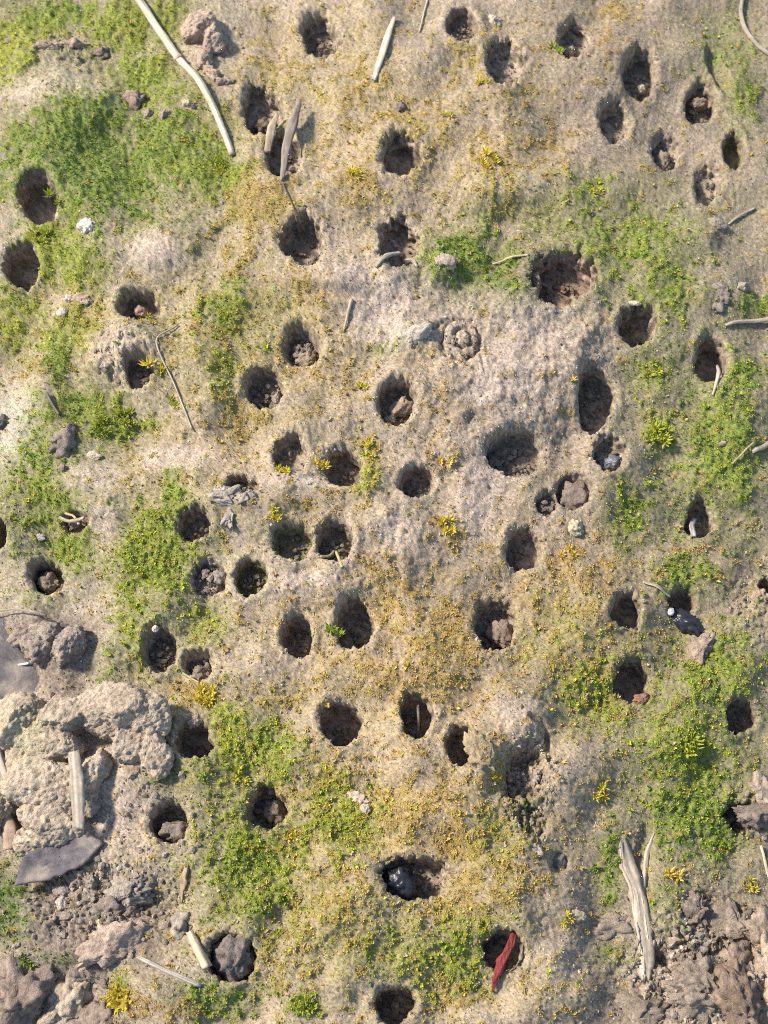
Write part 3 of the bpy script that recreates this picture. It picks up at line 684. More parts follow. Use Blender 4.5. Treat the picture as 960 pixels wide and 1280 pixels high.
# lower right jumble
sclod('big grey clod right under the dark crack at lower right', 868, 1238, 36, 28, 20, rot=.2, col=c3(.27,.232,.195), sub=5, lump=.26, fine=.15, lift=.2)
sclod('rounded brown clod in the lower right heap beside the bright corner clod', 914, 1208, 19, 20, 16, col=c3(.27,.22,.185), lump=.26, fine=.15)
sclod('long brown clod standing below the rounded one in the lower right heap', 908, 1245, 18, 34, 16, rot=-.35, col=c3(.25,.19,.15), lump=.26, fine=.15)
sclod('bright tan clod in the lower right corner', 952, 1238, 26, 46, 22, rot=.1, col=c3(.42,.34,.27), sub=5, lump=.26, fine=.15)
sclod('cracked brown clod at the top of the lower right heap', 868, 1146, 24, 28, 14, rot=.3, col=c3(.225,.19,.165), lump=.28, sub=5, fine=.16)
sclod('broad lumpy clod in the middle of the lower right heap', 915, 1160, 40, 26, 16, rot=.25, col=c3(.26,.22,.185), lump=.28, sub=5, fine=.16)
sclod('small grey clod above the dark crack at lower right', 868, 1186, 16, 13, 10, col=c3(.27,.235,.21), lump=.26, fine=.15)
sclod('clod at the right edge above the bright corner clod', 950, 1170, 18, 20, 14, col=c3(.33,.27,.22), lump=.26, fine=.15)
sclod('grey clod below the soil caked stem at the bottom edge', 800, 1262, 30, 22, 12, col=c3(.27,.23,.19), lift=.15, lump=.26, fine=.15)
sclod('dark clod in the broken burrow at the right edge', 938, 1020, 18, 14, 11, col=c3(.22,.185,.165), lump=.26, fine=.15)
sclod('pale lump at the right edge above the broken burrow', 950, 995, 16, 22, 10, col=c3(.34,.29,.25), lift=.2)
sclod('brown lump beside the little hole at the right edge', 948, 748, 10, 9, 7, col=c3(.36,.28,.22))
# slumped soil flakes between two choked burrows at left
sclod('jagged grey soil flake between the two choked burrows', 281, 628, 20, 12, 6, rot=.2, col=c3(.36,.33,.30), lump=.45, fine=.16, square=.3)
sclod('narrow grey soil flake pointing down below the choked burrow', 288, 648, 6, 15, 5, rot=.1, col=c3(.37,.34,.31), lump=.4, square=.3)
sclod('grey soil crumb right of the jagged flakes', 309, 628, 10, 8, 6, col=c3(.34,.3,.26), lump=.35)
sclod('crumbling dark clod in the left edge gap', 2, 532, 10, 12, 6, col=c3(.14,.13,.12), lump=.35)

# big joined lumps: several swellings fused into one crusty mass
def fused(label, blobs, name='soil_clod', cat='clod', voxel=1.9, disp=(3.0, 1.5), col=SOILC, freq=.055, material=None, group=None, colfn=None):
    vs, fs, n = [], [], 0
    bx, by = blobs[0][0], blobs[0][1]; base = float(ground_h(bx, by)); org = plan(bx, by, base)
    for (px, py, z, rx, ry, rz, rot) in blobs:
        v, f = ICO[4]; v = v.copy(); rc = np.random.default_rng(int(px * 7 + py))
        for _ in range(8):
            nn_ = rc.normal(0, 1, 3); nn_[2] = abs(nn_[2]); nn_ /= np.linalg.norm(nn_); v -= nn_ * np.clip(v @ nn_ - rc.uniform(.5, .8), 0, 1)[:, None] * .95
        v = (v * 1.1 * np.array([rx, ry, rz])) @ rotm(0, 0, -rot).T * U + plan(px, py, float(macro(np.array([px]), np.array([py]))[0] + base - macro(np.array([bx]), np.array([by]))[0]) + z) - org
        vs.append(v); fs.append(f + n); n += len(v)
    me = mesh_from('tmp', np.concatenate(vs), np.concatenate(fs))
    ob = link('tmp', me); md = ob.modifiers.new('r', 'REMESH'); md.mode = 'VOXEL'; md.voxel_size = voxel * U
    dg = bpy.context.evaluated_depsgraph_get(); ev = ob.evaluated_get(dg); m2 = bpy.data.meshes.new_from_object(ev)
    bpy.data.objects.remove(ob); bpy.data.meshes.remove(me)
    nv = len(m2.vertices); co = np.empty(nv * 3, np.float32); m2.vertices.foreach_get('co', co); co = co.reshape(-1, 3)
    no = np.empty(nv * 3, np.float32); m2.vertices.foreach_get('normal', no); no = no.reshape(-1, 3)
    q = co / U
    r1 = 1.2 * np.abs(fbm3(q * freq, 3, 201, .5)) + .5 * fbm3(q * freq * .6, 2, 203); d = disp[0] * (r1 - .4) + disp[1] * fbm3(q * freq * 4, 4, 207, .65)
    d -= .8 * disp[1] * np.clip(noise3(q * freq * 5.5, 211) - .3, 0, 1); d += .5 * disp[1] * fbm3(q * .4, 2, 213)
    co = co + no * (d * U)[:, None]
    m2.vertices.foreach_set('co', co.ravel()); m2.update(); m2.materials.clear(); m2.materials.append(material or M_CRUMB)
    m2.polygons.foreach_set('use_smooth', np.ones(len(m2.polygons), bool))
    nn = fbm3(q * .04, 3, 220); n2 = fbm3(q * .3, 2, 223)
    c = np.broadcast_to(col, (nv, 3)) * (1 + .2 * nn + .2 * n2)[:, None] * (1 + .1 * rng.normal(0, 1, nv))[:, None]
    if colfn is not None: c = colfn(c, co + org)
    set_col(m2, np.clip(c, .02, .7)); m2.name = name
    return tag(link(name, m2, None, org), label, cat, group)

def yellowish(c, p):
    x, y = unplan(p[:, 0], p[:, 1])
    t = np.exp(-(((x - 35) / 28) ** 2 + ((y - 920) / 30) ** 2))[:, None] * .6
    return c * (1 - t) + c3(.50, .45, .26) * t
fused('largest crumbly pale clod with straw pressed into it at left',
      [(65, 990, 10, 62, 38, 20, .1), (30, 915, 20, 44, 36, 28, 0), (80, 905, 20, 38, 26, 24, .1), (70, 930, 16, 44, 22, 22, 0),
       (150, 900, 22, 48, 34, 26, .25), (185, 905, 24, 28, 30, 22, 0), (195, 945, 14, 18, 30, 18, -.3), (168, 932, 16, 24, 24, 20, 0),
       (30, 975, 10, 40, 40, 20, 0), (122, 968, 12, 16, 34, 16, .6), (70, 1028, 8, 52, 26, 18, .1), (48, 1056, 5, 26, 18, 13, .2), (5, 990, 8, 24, 50, 18, 0)],
      col=c3(.43, .35, .26), disp=(2.6, 1.7), freq=.05, voxel=1.6, colfn=yellowish)
fused('brown crumbly clod with a pale tail beside the long straw at top',
      [(250, 42, 12, 26, 30, 22, .2), (268, 55, 10, 20, 26, 20, 0), (256, 78, 9, 14, 20, 15, -.2), (268, 98, 6, 10, 20, 10, -.6), (283, 106, 5, 16, 8, 8, .1)],
      col=c3(.42, .32, .24), disp=(2.2, 1.9), freq=.06)
fused('brown grey double clod resting on the dark flat stone',
      [(86, 812, 12, 20, 34, 20, .1), (60, 795, 9, 22, 20, 14, 0), (50, 812, 14, 20, 17, 14, .4), (28, 797, 9, 16, 13, 10, 0)],
      col=c3(.31, .255, .205), disp=(2.0, 1.8), freq=.06)
# soil caked stem: a tapering ridge
# ------------------------------------------------------------------ flat stones
def slab(label, outline, top, thick, col, name='flat_stone', cat='stone', tilt=0.0, group=None, rough=.75):
    """flat irregular stone: outline of plan points with heights, bevelled edge, uneven top"""
    pts = np.array(outline, float); c = pts[:, :2].mean(0)
    base = float(ground_h(*c)); org = plan(c[0], c[1], base)
    n = len(pts); dens = []
    for i in range(n):
        a, b = pts[i], pts[(i + 1) % n]
        for t in np.linspace(0, 1, 14, endpoint=False): dens.append(a + (b - a) * t)
    d = np.array(dens); m = len(d)
    ang = np.arange(m); d[:, :2] += 1.6 * np.stack([noise2(ang / 3.1, ang * 0 + 3, 301), noise2(ang / 3.1, ang * 0 + 9, 302)], -1)
    rings = [(1.0, -thick), (1.03, -thick * .5), (.985, -.6), (.95, 0)] + [(q, .2) for q in np.linspace(.86, .02, 16)]
    V = []
    for s, z in rings:
        xy = c + (d[:, :2] - c) * s
        hz = base + top + z + (d[:, 2] * s) + .9 * fbm2(xy[:, 0] / 14, xy[:, 1] / 14, 3, 305)
        V.append(plan(xy[:, 0], xy[:, 1], hz))
    V = np.concatenate(V) - org; F = []
    for r in range(len(rings) - 1):
        i = np.arange(m); j = (i + 1) % m
        F.append(np.stack([r * m + i, (r + 1) * m + i, (r + 1) * m + j, r * m + j], -1))
    me = mesh_from(name, V, np.concatenate(F)[:, ::-1])
    nn = fbm3(V / U * .06, 3, 310); cc = np.broadcast_to(col, V.shape) * (1 + .3 * nn + .12 * rng.normal(0, 1, len(V)))[:, None]; dust = sstep(-.1, .7, fbm3(V / U * .045 + 5, 4, 311))[:, None] * .75; cc = cc * (1 - dust) + c3(.25, .205, .165) * dust
    set_col(me, np.clip(cc, .02, .6)); me.materials.append(mat('stone', attr=True, rough=rough, var=.3, scale=50, bump=.5, bscale=150, spec=.4))
    return tag(link(name, me, None, org), label, cat, group)
slab('large dark bluish flat stone under the double clod at the left edge', [(-40, 772, 0), (40, 768, 0), (92, 780, 0), (112, 820, 0), (104, 872, 0), (70, 892, 0), (10, 890, 0), (-40, 880, 0)], 0.5, 10, c3(.085, .077, .078))
slab('thin dark stone chip sticking out below the largest clod', [(24, 1109, 1), (36, 1074, 3), (70, 1050, 4), (104, 1036, 5), (129, 1054, 5), (106, 1082, 4), (66, 1101, 2)], 11, 5, c3(.10, .088, .092))
sclod('white grain lying on the dark flat stone', 55, 868, 5, 5, 4, col=c3(.68, .66, .64), name='pebble', cat='pebble', fine=.03, base=float(ground_h(35, 830)) + 5)

# ------------------------------------------------------------------ straws, twigs, roots
def smooth_path(pts, per=9):
    p = np.array(pts, float); p = np.vstack([2 * p[0] - p[1], p, 2 * p[-1] - p[-2]]); outp = []
    for i in range(1, len(p) - 2):
        for t in np.linspace(0, 1, per, endpoint=False):
            a, b, c, d = p[i - 1], p[i], p[i + 1], p[i + 2]
            outp.append(.5 * ((2 * b) + (-a + c) * t + (2 * a - 5 * b + 4 * c - d) * t * t + (-a + 3 * b - 3 * c + d) * t ** 3))
    outp.append(p[-2]); return np.array(outp)
M_RED = mat('red_bark', attr=True, rough=.7, var=.45, scale=14, bump=1.0, bscale=26, spec=.2, stretch=(6, 1.5, 6), bdist=.01)
M_STRAW = mat('dry_straw', attr=True, rough=.6, var=.2, scale=30, bump=.4, bscale=90, spec=.3)
def tube_data(path, rad, flat=.8, sides=14, rough=.10, seed=1, ragged=0.0):
    """path (n,3) scene units, rad (n,) scene units"""
    n = len(path); tang = np.gradient(path, axis=0); tang /= np.linalg.norm(tang, axis=1)[:, None] + 1e-9
    up = np.array([0, 0, 1.0]); side = np.cross(tang, up); ln = np.linalg.norm(side, axis=1)
    side = np.where(ln[:, None] < .15, np.array([1.0, 0, 0]), side); side /= np.linalg.norm(side, axis=1)[:, None]
    nu = np.cross(side, tang)
    a = np.arange(sides) / sides * 2 * pi
    k = np.arange(n)
    rr = rad[:, None] * (1 + rough * noise2(a[None] * 2.1 + 0 * k[:, None], k[:, None] / 5.0, seed) + rough * noise2(a[None] * 5 + 0 * k[:, None], k[:, None] / 11.0, seed + 1))
    rr = rr * (1 + 1.1 * rough * np.random.default_rng(seed).uniform(-1, .6, sides))[None]
    co = path[:, None] + rr[..., None] * (np.cos(a)[None, :, None] * side[:, None] + flat * np.sin(a)[None, :, None] * nu[:, None])
    if ragged:
        co[-1] += tang[-1] * (ragged * rng.uniform(-1, 1, sides))[:, None]; co[0] -= tang[0] * (ragged * rng.uniform(-1, 1, sides))[:, None]
    co = co.reshape(-1, 3); F = []
    i = np.arange(sides); j = (i + 1) % sides
    for q in range(n - 1): F.append(np.stack([q * sides + i, q * sides + j, (q + 1) * sides + j, (q + 1) * sides + i], -1))
    co = np.vstack([co, path[0], path[-1]]); c0, c1 = n * sides, n * sides + 1
    F.append(np.stack([j, i, np.full(sides, c0), np.full(sides, c0)], -1)); F.append(np.stack([(n - 1) * sides + i, (n - 1) * sides + j, np.full(sides, c1), np.full(sides, c1)], -1))
    return co, np.concatenate(F)
def stalk(label, pts, r, name='straw', cat='straw', col=c3(.50, .41, .26), flat=.75, group='straws, twigs and roots', taper=(1, 1), rough=.18, sit=True, per=9, material=None, ragged=1.5, nodes=()):
    """pts: (px, py, height above the soil) in plan units"""
    p = smooth_path(pts, per); x, y, z = p[:, 0], p[:, 1], p[:, 2]
    g0 = ground_h(x, y)
    kern = np.ones(7) / 7; gs = np.convolve(np.pad(g0, 3, mode='edge'), kern, 'valid')
    h = np.maximum(gs, g0 - 1) + z + r * flat * .8 if sit else float(ground_h(pts[0][0], pts[0][1])) + z
    path = plan(x, y, h)
    # points above or below the soil keep their place on the plan
    r = r * (.85 if r < 5 else 1.0); col = col * .88
    rad = r * np.interp(np.linspace(0, 1, len(p)), np.linspace(0, 1, len(taper)), taper)
    org = path[len(path) // 2].copy(); org[2] -= r * U
    co, F = tube_data(path - org, rad * U, flat, rough=rough, seed=int(rng.integers(1, 999)), ragged=ragged * U)
    tri = np.concatenate([F[:, [0, 1, 2]], F[:-28][:, [0, 2, 3]]])
    me = mesh_from(name, co, tri)
    sid = np.arange(len(co)) % 14; streak = rng.uniform(.55, 1.15, 14)[sid] * (1 + .22 * noise2(sid * 1.7, np.arange(len(co)) / 14 / 2.5, 77))
    c = col * streak[:, None] * (1 + .15 * fbm3(co / U * .08, 3, 400) + .06 * rng.normal(0, 1, len(co)))[:, None]
    set_col(me, np.clip(c, .02, .8)); me.materials.append(material or M_STRAW)
    o = tag(link(name, me, None, org), label, cat, group)
    for t in nodes:
        i = int(t * (len(path) - 1)); seg = path[max(i - 1, 0):i + 2] - org
        seg = np.array([seg[0] + (seg[1] - seg[0]) * .4, seg[0] + (seg[1] - seg[0]) * .7, seg[1], seg[1] + (seg[2] - seg[1]) * .3, seg[1] + (seg[2] - seg[1]) * .6])
        cn, Fn = tube_data(seg, np.array([1.02, 1.3, 1.42, 1.3, 1.02]) * rad[i] * U, flat)
        mn = mesh_from('node', cn, np.concatenate([Fn[:, [0, 1, 2]], Fn[:-28][:, [0, 2, 3]]])); set_col(mn, col * .7); mn.materials.append(M_STRAW)
        link('node', mn, o)
    return o
stalk('long pale straw lying over the moss at top left', [(160, -14, 7), (190, 30, 8), (221, 76, 7), (250, 112, 5), (272, 150, 3), (291, 196, 1)], 5.2, col=c3(.60, .50, .36), taper=(1.15, 1.1, 1.0, .95, .9, .8), nodes=(.44,))
stalk('short pale splinter of straw flat on the soil at top', [(493, 26, 1), (482, 62, 1.5), (468, 105, 1)], 5, col=c3(.62, .54, .42), flat=.35, taper=(.6, 1.1, .8), ragged=5)
stalk('thin straw right of the pale splinter at the top edge', [(536, -4, 1), (530, 14, 1), (524, 40, 1)], 1.6, col=c3(.55, .47, .34))
stalk('grey weathered twig standing in the burrow beside the pale splinter', [(376, 136, 14), (367, 165, 12), (358, 200, 5), (354, 236, 0)], 5.5, name='twig', cat='twig', col=c3(.27, .22, .175), taper=(.45, 1.3, 1.15, .9, .5), rough=.3, ragged=4)
stalk('pale splinter standing in the burrow left of the grey twig', [(348, 150, 10), (341, 170, 7), (334, 194, -4)], 5, name='splinter', cat='splinter', col=c3(.45, .36, .24), flat=.4, taper=(.5, 1.2, .9))
stalk('fine dark root hanging over the upper rim of the wide burrow', [(355, 240, 1), (361, 255, 1), (368, 272, 2), (372, 284, -4)], 1.5, name='root', cat='root', col=c3(.16, .11, .08))
stalk('short pale stalk lying in the mouth of the tall burrow', [(470, 345, 1), (484, 333, 3), (500, 323, 1)], 3.6, col=c3(.42, .37, .30), taper=(.7, 1.1, .6), rough=.3)
stalk('small pale curl at the lower right rim of the tall burrow', [(507, 331, -2), (516, 334, 1), (521, 343, 1)], 2, name='root', cat='root', col=c3(.46, .4, .32))
stalk('long thin pale root curving down the soil at left', [(223, 408, 1.5), (207, 424, 2), (200, 440, 2), (205, 458, 2), (219, 485, 1.5), (230, 512, 1.5), (241, 540, 1)], 1.5, name='root', cat='root', col=c3(.48, .40, .29))
stalk('grey dark twig above the brown grey clod at middle left', [(63, 500, 3), (70, 514, 3), (77, 524, 2)], 2.3, name='twig', cat='twig', col=c3(.13, .11, .1))
stalk('thin golden straw lying left of the largest burrow', [(616, 331, 1), (636, 325, 2), (660, 321, 1)], 1.6, col=c3(.60, .50, .30))
stalk('pale twig at the right edge above the dark burrow', [(906, 408, 1), (925, 402, 2), (975, 394, 2)], 3.4, name='twig', cat='twig', col=c3(.44, .35, .26), taper=(.6, 1, 1.2))
stalk('straw poking out of the dark burrow near the right edge', [(899, 452, -14), (897, 470, 2), (889, 498, 1)], 3, col=c3(.48, .42, .33), flat=.5, taper=(.8, 1.2, .6))
stalk('curved pale root in the top right corner', [(930, -12, 2), (926, 14, 3), (931, 40, 3), (944, 60, 2), (975, 84, 2)], 4, name='root', cat='root', col=c3(.42, .36, .28))
stalk('thin straw near the right edge below the upper right cluster', [(912, 277, 1), (926, 267, 2), (944, 259, 1)], 2, col=c3(.50, .43, .32))
stalk('thin straw slanting over green moss at right', [(911, 587, 2), (924, 574, 3), (938, 560, 2)], 1.6, col=c3(.46, .38, .22))
stalk('broad pale straw at the right edge beside green moss', [(936, 570, 1), (952, 562, 2), (972, 545, 2)], 4, col=c3(.5, .42, .32), flat=.5)
stalk('pale splinter inside the burrow beneath the green moss at right', [(866, 672, 2), (866, 655, -6), (872, 640, -16)], 4, name='splinter', cat='splinter', col=c3(.42, .37, .33), flat=.5)
stalk('pale twig pointing at the glossy dark lump', [(802, 731, 1), (818, 738, 2), (836, 748, 1)], 2.6, name='twig', cat='twig', col=c3(.46, .40, .31), taper=(.6, 1.1, .7))
stalk('dry straw bit at the lower edge of the burrow next to the moss bedded one', [(402, 702, 1), (412, 700, -3), (418, 692, -10)], 2.2, col=c3(.46, .36, .2))
stalk('golden straw bit leaning on the lower lip of that same burrow', [(428, 716, 1), (424, 704, -3), (420, 692, -10)], 2.2, col=c3(.50, .40, .2))
stalk('dry straw bit lying across the shallow hollow at left', [(76, 650, 1), (92, 656, 1), (108, 652, 2)], 2.6, col=c3(.42, .34, .2), flat=.5)
stalk('second dry straw bit in the shallow hollow at left', [(84, 645, 0), (94, 649, 1), (101, 660, 1)], 2.0, col=c3(.48, .38, .2), flat=.5)
stalk('broad flat straw pressed upright against the largest clod', [(103, 950, 37), (104, 980, 33), (104, 1010, 29), (103, 1040, 23)], 7.5, col=c3(.48, .40, .30), flat=.25, sit=False, taper=(.8, 1.1, 1.05, .85), ragged=3)
stalk('short whitish straw lying crosswise at the foot of the largest clod', [(36, 1048, 26), (62, 1046, 28), (99, 1038, 27)], 5.6, col=c3(.68, .61, .50), flat=.5, sit=False, taper=(1, 1.1, .9), ragged=3)
stalk('pale root running down the left side of the largest clod', [(0, 925, 30), (8, 950, 32), (18, 985, 30)], 4.5, name='root', cat='root', col=c3(.5, .43, .34), sit=False)
stalk('brown wood bit left of the short whitish straw', [(10, 1020, 6), (15, 1040, 7), (14, 1062, 4)], 8, name='wood_bit', cat='wood', col=c3(.33, .24, .165), taper=(.8, 1.1, .8), rough=.25)
stalk('orange brown dry leaf scrap above the crumbly grey clod', [(236, 1084, 2), (231, 1104, 4), (226, 1128, 2)], 4.6, name='leaf_scrap', cat='leaf', col=c3(.40, .29, .16), flat=.12, taper=(.5, .9, 1.1, .5, .25), rough=.6)
stalk('pale straw stub beside the large round dark clod', [(238, 1166, 4), (248, 1186, 4), (260, 1210, 3)], 5.2, col=c3(.52, .41, .27), taper=(.75, .95, 1.1))
stalk('thin grey straw flat on the soil below the long pinkish clod', [(172, 1196, 1), (205, 1212, 2), (252, 1233, 1)], 2.4, col=c3(.40, .37, .31), flat=.5)
stalk('thin straw with its glint painted white across the dark flat stone at the left edge', [(-12, 838, 8), (12, 832, 9), (36, 829, 8)], 1.8, col=c3(.72, .72, .72), flat=.5)  # straw glint put into the near-white colour
stalk('fine pale root along the top of the dark flat stone', [(-14, 770, 8), (20, 765, 8), (60, 772, 8)], 1.5, name='root', cat='root', col=c3(.42, .38, .28))
stalk('dark red stem leaning out of a burrow near the bottom', [(642, 1168, -12), (636, 1184, -2), (626, 1206, 3), (620, 1222, 3), (615, 1240, 1)], 4.8, name='red_stem', cat='stem', col=c3(.36, .07, .06), flat=.8, taper=(.8, 1.0, 1.15, .95, .2), rough=.45, group=None, material=M_RED)
stalk('thin root inside the upright burrow with the ragged top', [(523, 876, -20), (524, 895, -32), (522, 912, -46)], 2.2, name='root', cat='root', col=c3(.24, .19, .16))
stalk('pale stem in the golden moss under the bright bare mound', [(440, 380, 1), (435, 396, 2), (430, 416, 1)], 2.6, col=c3(.56, .46, .33), taper=(1, 1, .5))
st = stalk('flat pale fibrous strip of old stem lying upright in the lower right', [(776, 1040, -2), (784, 1080, -1), (795, 1120, 0), (799, 1160, 0), (804, 1195, 0), (805, 1224, 1)], 10, name='stem_strip', cat='stem', col=c3(.48, .40, .30), flat=.28, taper=(.35, .75, 1.0, .95, 1.0, .85, .8, .6), rough=.3, ragged=7)
for q, (ox, y0, y1, rr_) in enumerate([(-6, 1060, 1190, 2.0), (-3, 1052, 1216, 2.2), (3, 1075, 1221, 2.4), (6, 1100, 1206, 2.0), (0, 1090, 1226, 2.0)]):
    yy = np.linspace(y0, y1, 6); xx = np.interp(yy, [1040, 1080, 1120, 1160, 1195, 1224], [776, 784, 795, 799, 804, 805]) + ox * np.interp(yy, [1040, 1110, 1180, 1228], [.4, 1, .9, .5]) + rng.uniform(-1.2, 1.2, 6)
    s2 = stalk('', [(a, b, rng.uniform(1, 3)) for a, b in zip(xx, yy)], rr_, name='strand', cat='', col=c3(.49, .41, .31) * rng.uniform(.75, 1.15), flat=.6, taper=(.3, .9, 1, .8, 1, .3), rough=.3, group=None, ragged=3)
    s2.location = np.array(s2.location) - np.array(st.location); s2.parent = st
s2 = stalk('', [(818, 1040, -1), (810, 1066, 0), (806, 1096, 1), (801, 1130, 1)], 4.0, name='strand', cat='', col=c3(.42, .35, .26), flat=.5, taper=(.3, .8, 1, .6), rough=.35, group=None)
s2.location = np.array(s2.location) - np.array(st.location); s2.parent = st
stalk('fine straw across the shallow burrow with the grey lump', [(226, 838, 1), (236, 846, 1), (250, 856, 1)], 1.2, col=c3(.48, .4, .25))
stalk('thin pale stalk at the right edge below the broken burrow', [(948, 1060, 2), (956, 1090, 2), (968, 1120, 2)], 2.4, col=c3(.5, .42, .3))
stalk('thin twig above the dark glossy pebble cluster at the left edge', [(-10, 566, 1), (4, 574, 1), (14, 582, 1)], 1.6, name='twig', cat='twig', col=c3(.36, .32, .26))

# ------------------------------------------------------------------ moss
def leaf_template(nl, tiers, length, width, seed):
    r = np.random.default_rng(seed); V, F = [], []
    for i in range(nl):
        a = 2 * pi * i / nl * tiers + r.uniform(-.25, .25); el = radians(12 + 50 * (i / nl)) + r.uniform(-.15, .15)
        L = length * r.uniform(.75, 1.15) * (1 - .25 * i / nl); wd = width * r.uniform(.8, 1.2)
        d = np.array([cos(a) * cos(el), sin(a) * cos(el), sin(el)]); s = np.array([-sin(a), cos(a), 0]); u = np.cross(d, s) * -1
        b = len(V)
        V += [d * .05 * L, d * .5 * L + s * wd * .5 + u * .10 * L, d * .45 * L, d * .5 * L - s * wd * .5 + u * .10 * L, d * L - u * .10 * L]
        F += [[b, b + 1, b + 2], [b, b + 2, b + 3], [b + 1, b + 4, b + 2], [b + 2, b + 4, b + 3]]
    return np.array(V), np.array(F)
def bud_template(nl, seed):
    r = np.random.default_rng(seed); V, F = [], []
    for i in range(nl):
        a = 2 * pi * i / nl + r.uniform(-.4, .4); el = r.uniform(.5, 1.25)
        L = r.uniform(.7, 1.15); wd = .62 * r.uniform(.8, 1.2)
        d = np.array([cos(a) * cos(el), sin(a) * cos(el), sin(el)]); s = np.array([-sin(a), cos(a), 0])
        b = len(V)
        V += [d * .02, d * .5 * L + s * wd * .5, d * L, d * .5 * L - s * wd * .5]
        F += [[b, b + 1, b + 2], [b, b + 2, b + 3]]
    return np.array(V), np.array(F)
BUDS = [bud_template(5, s) for s in range(6)]
inner = (PX > -96) & (PX < 1056) & (PY > -86) & (PY < 1372)
JJ, II = np.nonzero(inner)
def scatter(name, label, dens, ncand, hue, pal, smin, smax, hid_ok):
    c = rng.integers(0, len(JJ), ncand); j, i = JJ[c], II[c]
    ok = rng.uniform(0, 1, ncand) < dens[j, i]
    hk = HID[j, i]; ok &= (hk < 0) | (np.isin(hk, hid_ok) & (WPAR[j, i] > .3))
    # the steep rim itself stays bare
    j, i = j[ok], i[ok]; n = len(j)
    p = POS[j, i] + np.stack([rng.uniform(-1, 1, n), rng.uniform(-1, 1, n), np.zeros(n)], -1) * U
    px, py = PX[j, i], PY[j, i]
    shoot = fbm2(px / 7, py / 7, 2, 500)
    size = (smin + (smax - smin) * np.clip(.45 + .5 * shoot + rng.normal(0, .22, n), 0, 1.2)) * U
    size = size * np.where(rng.uniform(0, 1, n) < .06, rng.uniform(1.5, 2.5, n), 1.0)
    hv = np.clip(hue[j, i] + rng.normal(0, .15, n) + .38 * shoot + .28 * np.clip(fbm2(px / 38, py / 38, 2, 520), -.6, .8), 0, 1)[:, None]
    pal = np.array(pal); t = hv * (len(pal) - 1); k = np.minimum(t.astype(int), len(pal) - 2)[:, 0]
    col = pal[k] + (pal[k + 1] - pal[k]) * (t - k[:, None])
    col = col * rng.uniform(.7, 1.3, (n, 1)); sandy = rng.uniform(0, 1, n) < .10; col[sandy] = c3(.48, .42, .28)
    which = rng.integers(0, len(BUDS), n); CO, FA, CL = [], [], []; off = 0
    for q, (v, f) in enumerate(BUDS):
        s = which == q; m = s.sum()
        if not m: continue
        a = rng.uniform(0, 2 * pi, m); ca, sa = np.cos(a)[:, None], np.sin(a)[:, None]
        w3 = np.stack([v[None, :, 0] * ca - v[None, :, 1] * sa, v[None, :, 0] * sa + v[None, :, 1] * ca, np.repeat(v[None, :, 2], m, 0)], -1)
        tx, ty_ = rng.normal(0, .3, (m, 1)), rng.normal(0, .3, (m, 1))
        w3[..., 0] += w3[..., 2] * tx; w3[..., 1] += w3[..., 2] * ty_
        co = p[s][:, None] + w3 * size[s][:, None, None]
        CO.append(co.reshape(-1, 3)); FA.append((f[None] + (np.arange(m) * len(v))[:, None, None]).reshape(-1, 3) + off); off += m * len(v)
        lc = col[s][:, None] * np.ones((1, len(v), 1)); CL.append(lc.reshape(-1, 3))
    me = mesh_from(name, np.concatenate(CO), np.concatenate(FA), smooth=False)
    set_col(me, np.clip(np.concatenate(CL), .01, .6)); me.materials.append(M_MOSS)
    return tag(link(name, me), label, 'moss', kind='stuff'), n
GREEN_IN = [k for k, b in enumerate(B) if b[6] == 'g']
gd = np.clip(.85 * gcl * (.55 + .6 * np.clip(n_fine + .5, 0, 1)) + .16 * sstep(.1, .5, green), 0, 1) * (1 - .75 * np.clip(bare, 0, 1))
gd = gd * (1 - .7 * RIM)
gd = np.where(HID >= 0, .5, gd)
yd = np.clip(ycl * 1.0 + .07 * sstep(.05, .5, gold) + .008, 0, 1) * (1 - .75 * np.clip(bare, 0, 1)) * (1 - .5 * RIM)
_, n1 = scatter('green_moss', 'low green moss growing in patches over the soil', gd, 400000, ghue, [(.06, .14, .015), (.17, .285, .022), (.42, .45, .035), (.64, .56, .07)], 0.9, 2.2, GREEN_IN)
_, n2 = scatter('golden_moss', 'sparse golden yellow moss buds dotted over the bare soil', yd, 230000, yhue, [(.58, .53, .07), (.66, .51, .09), (.58, .41, .10), (.44, .30, .12)], 1.0, 2.5, [])

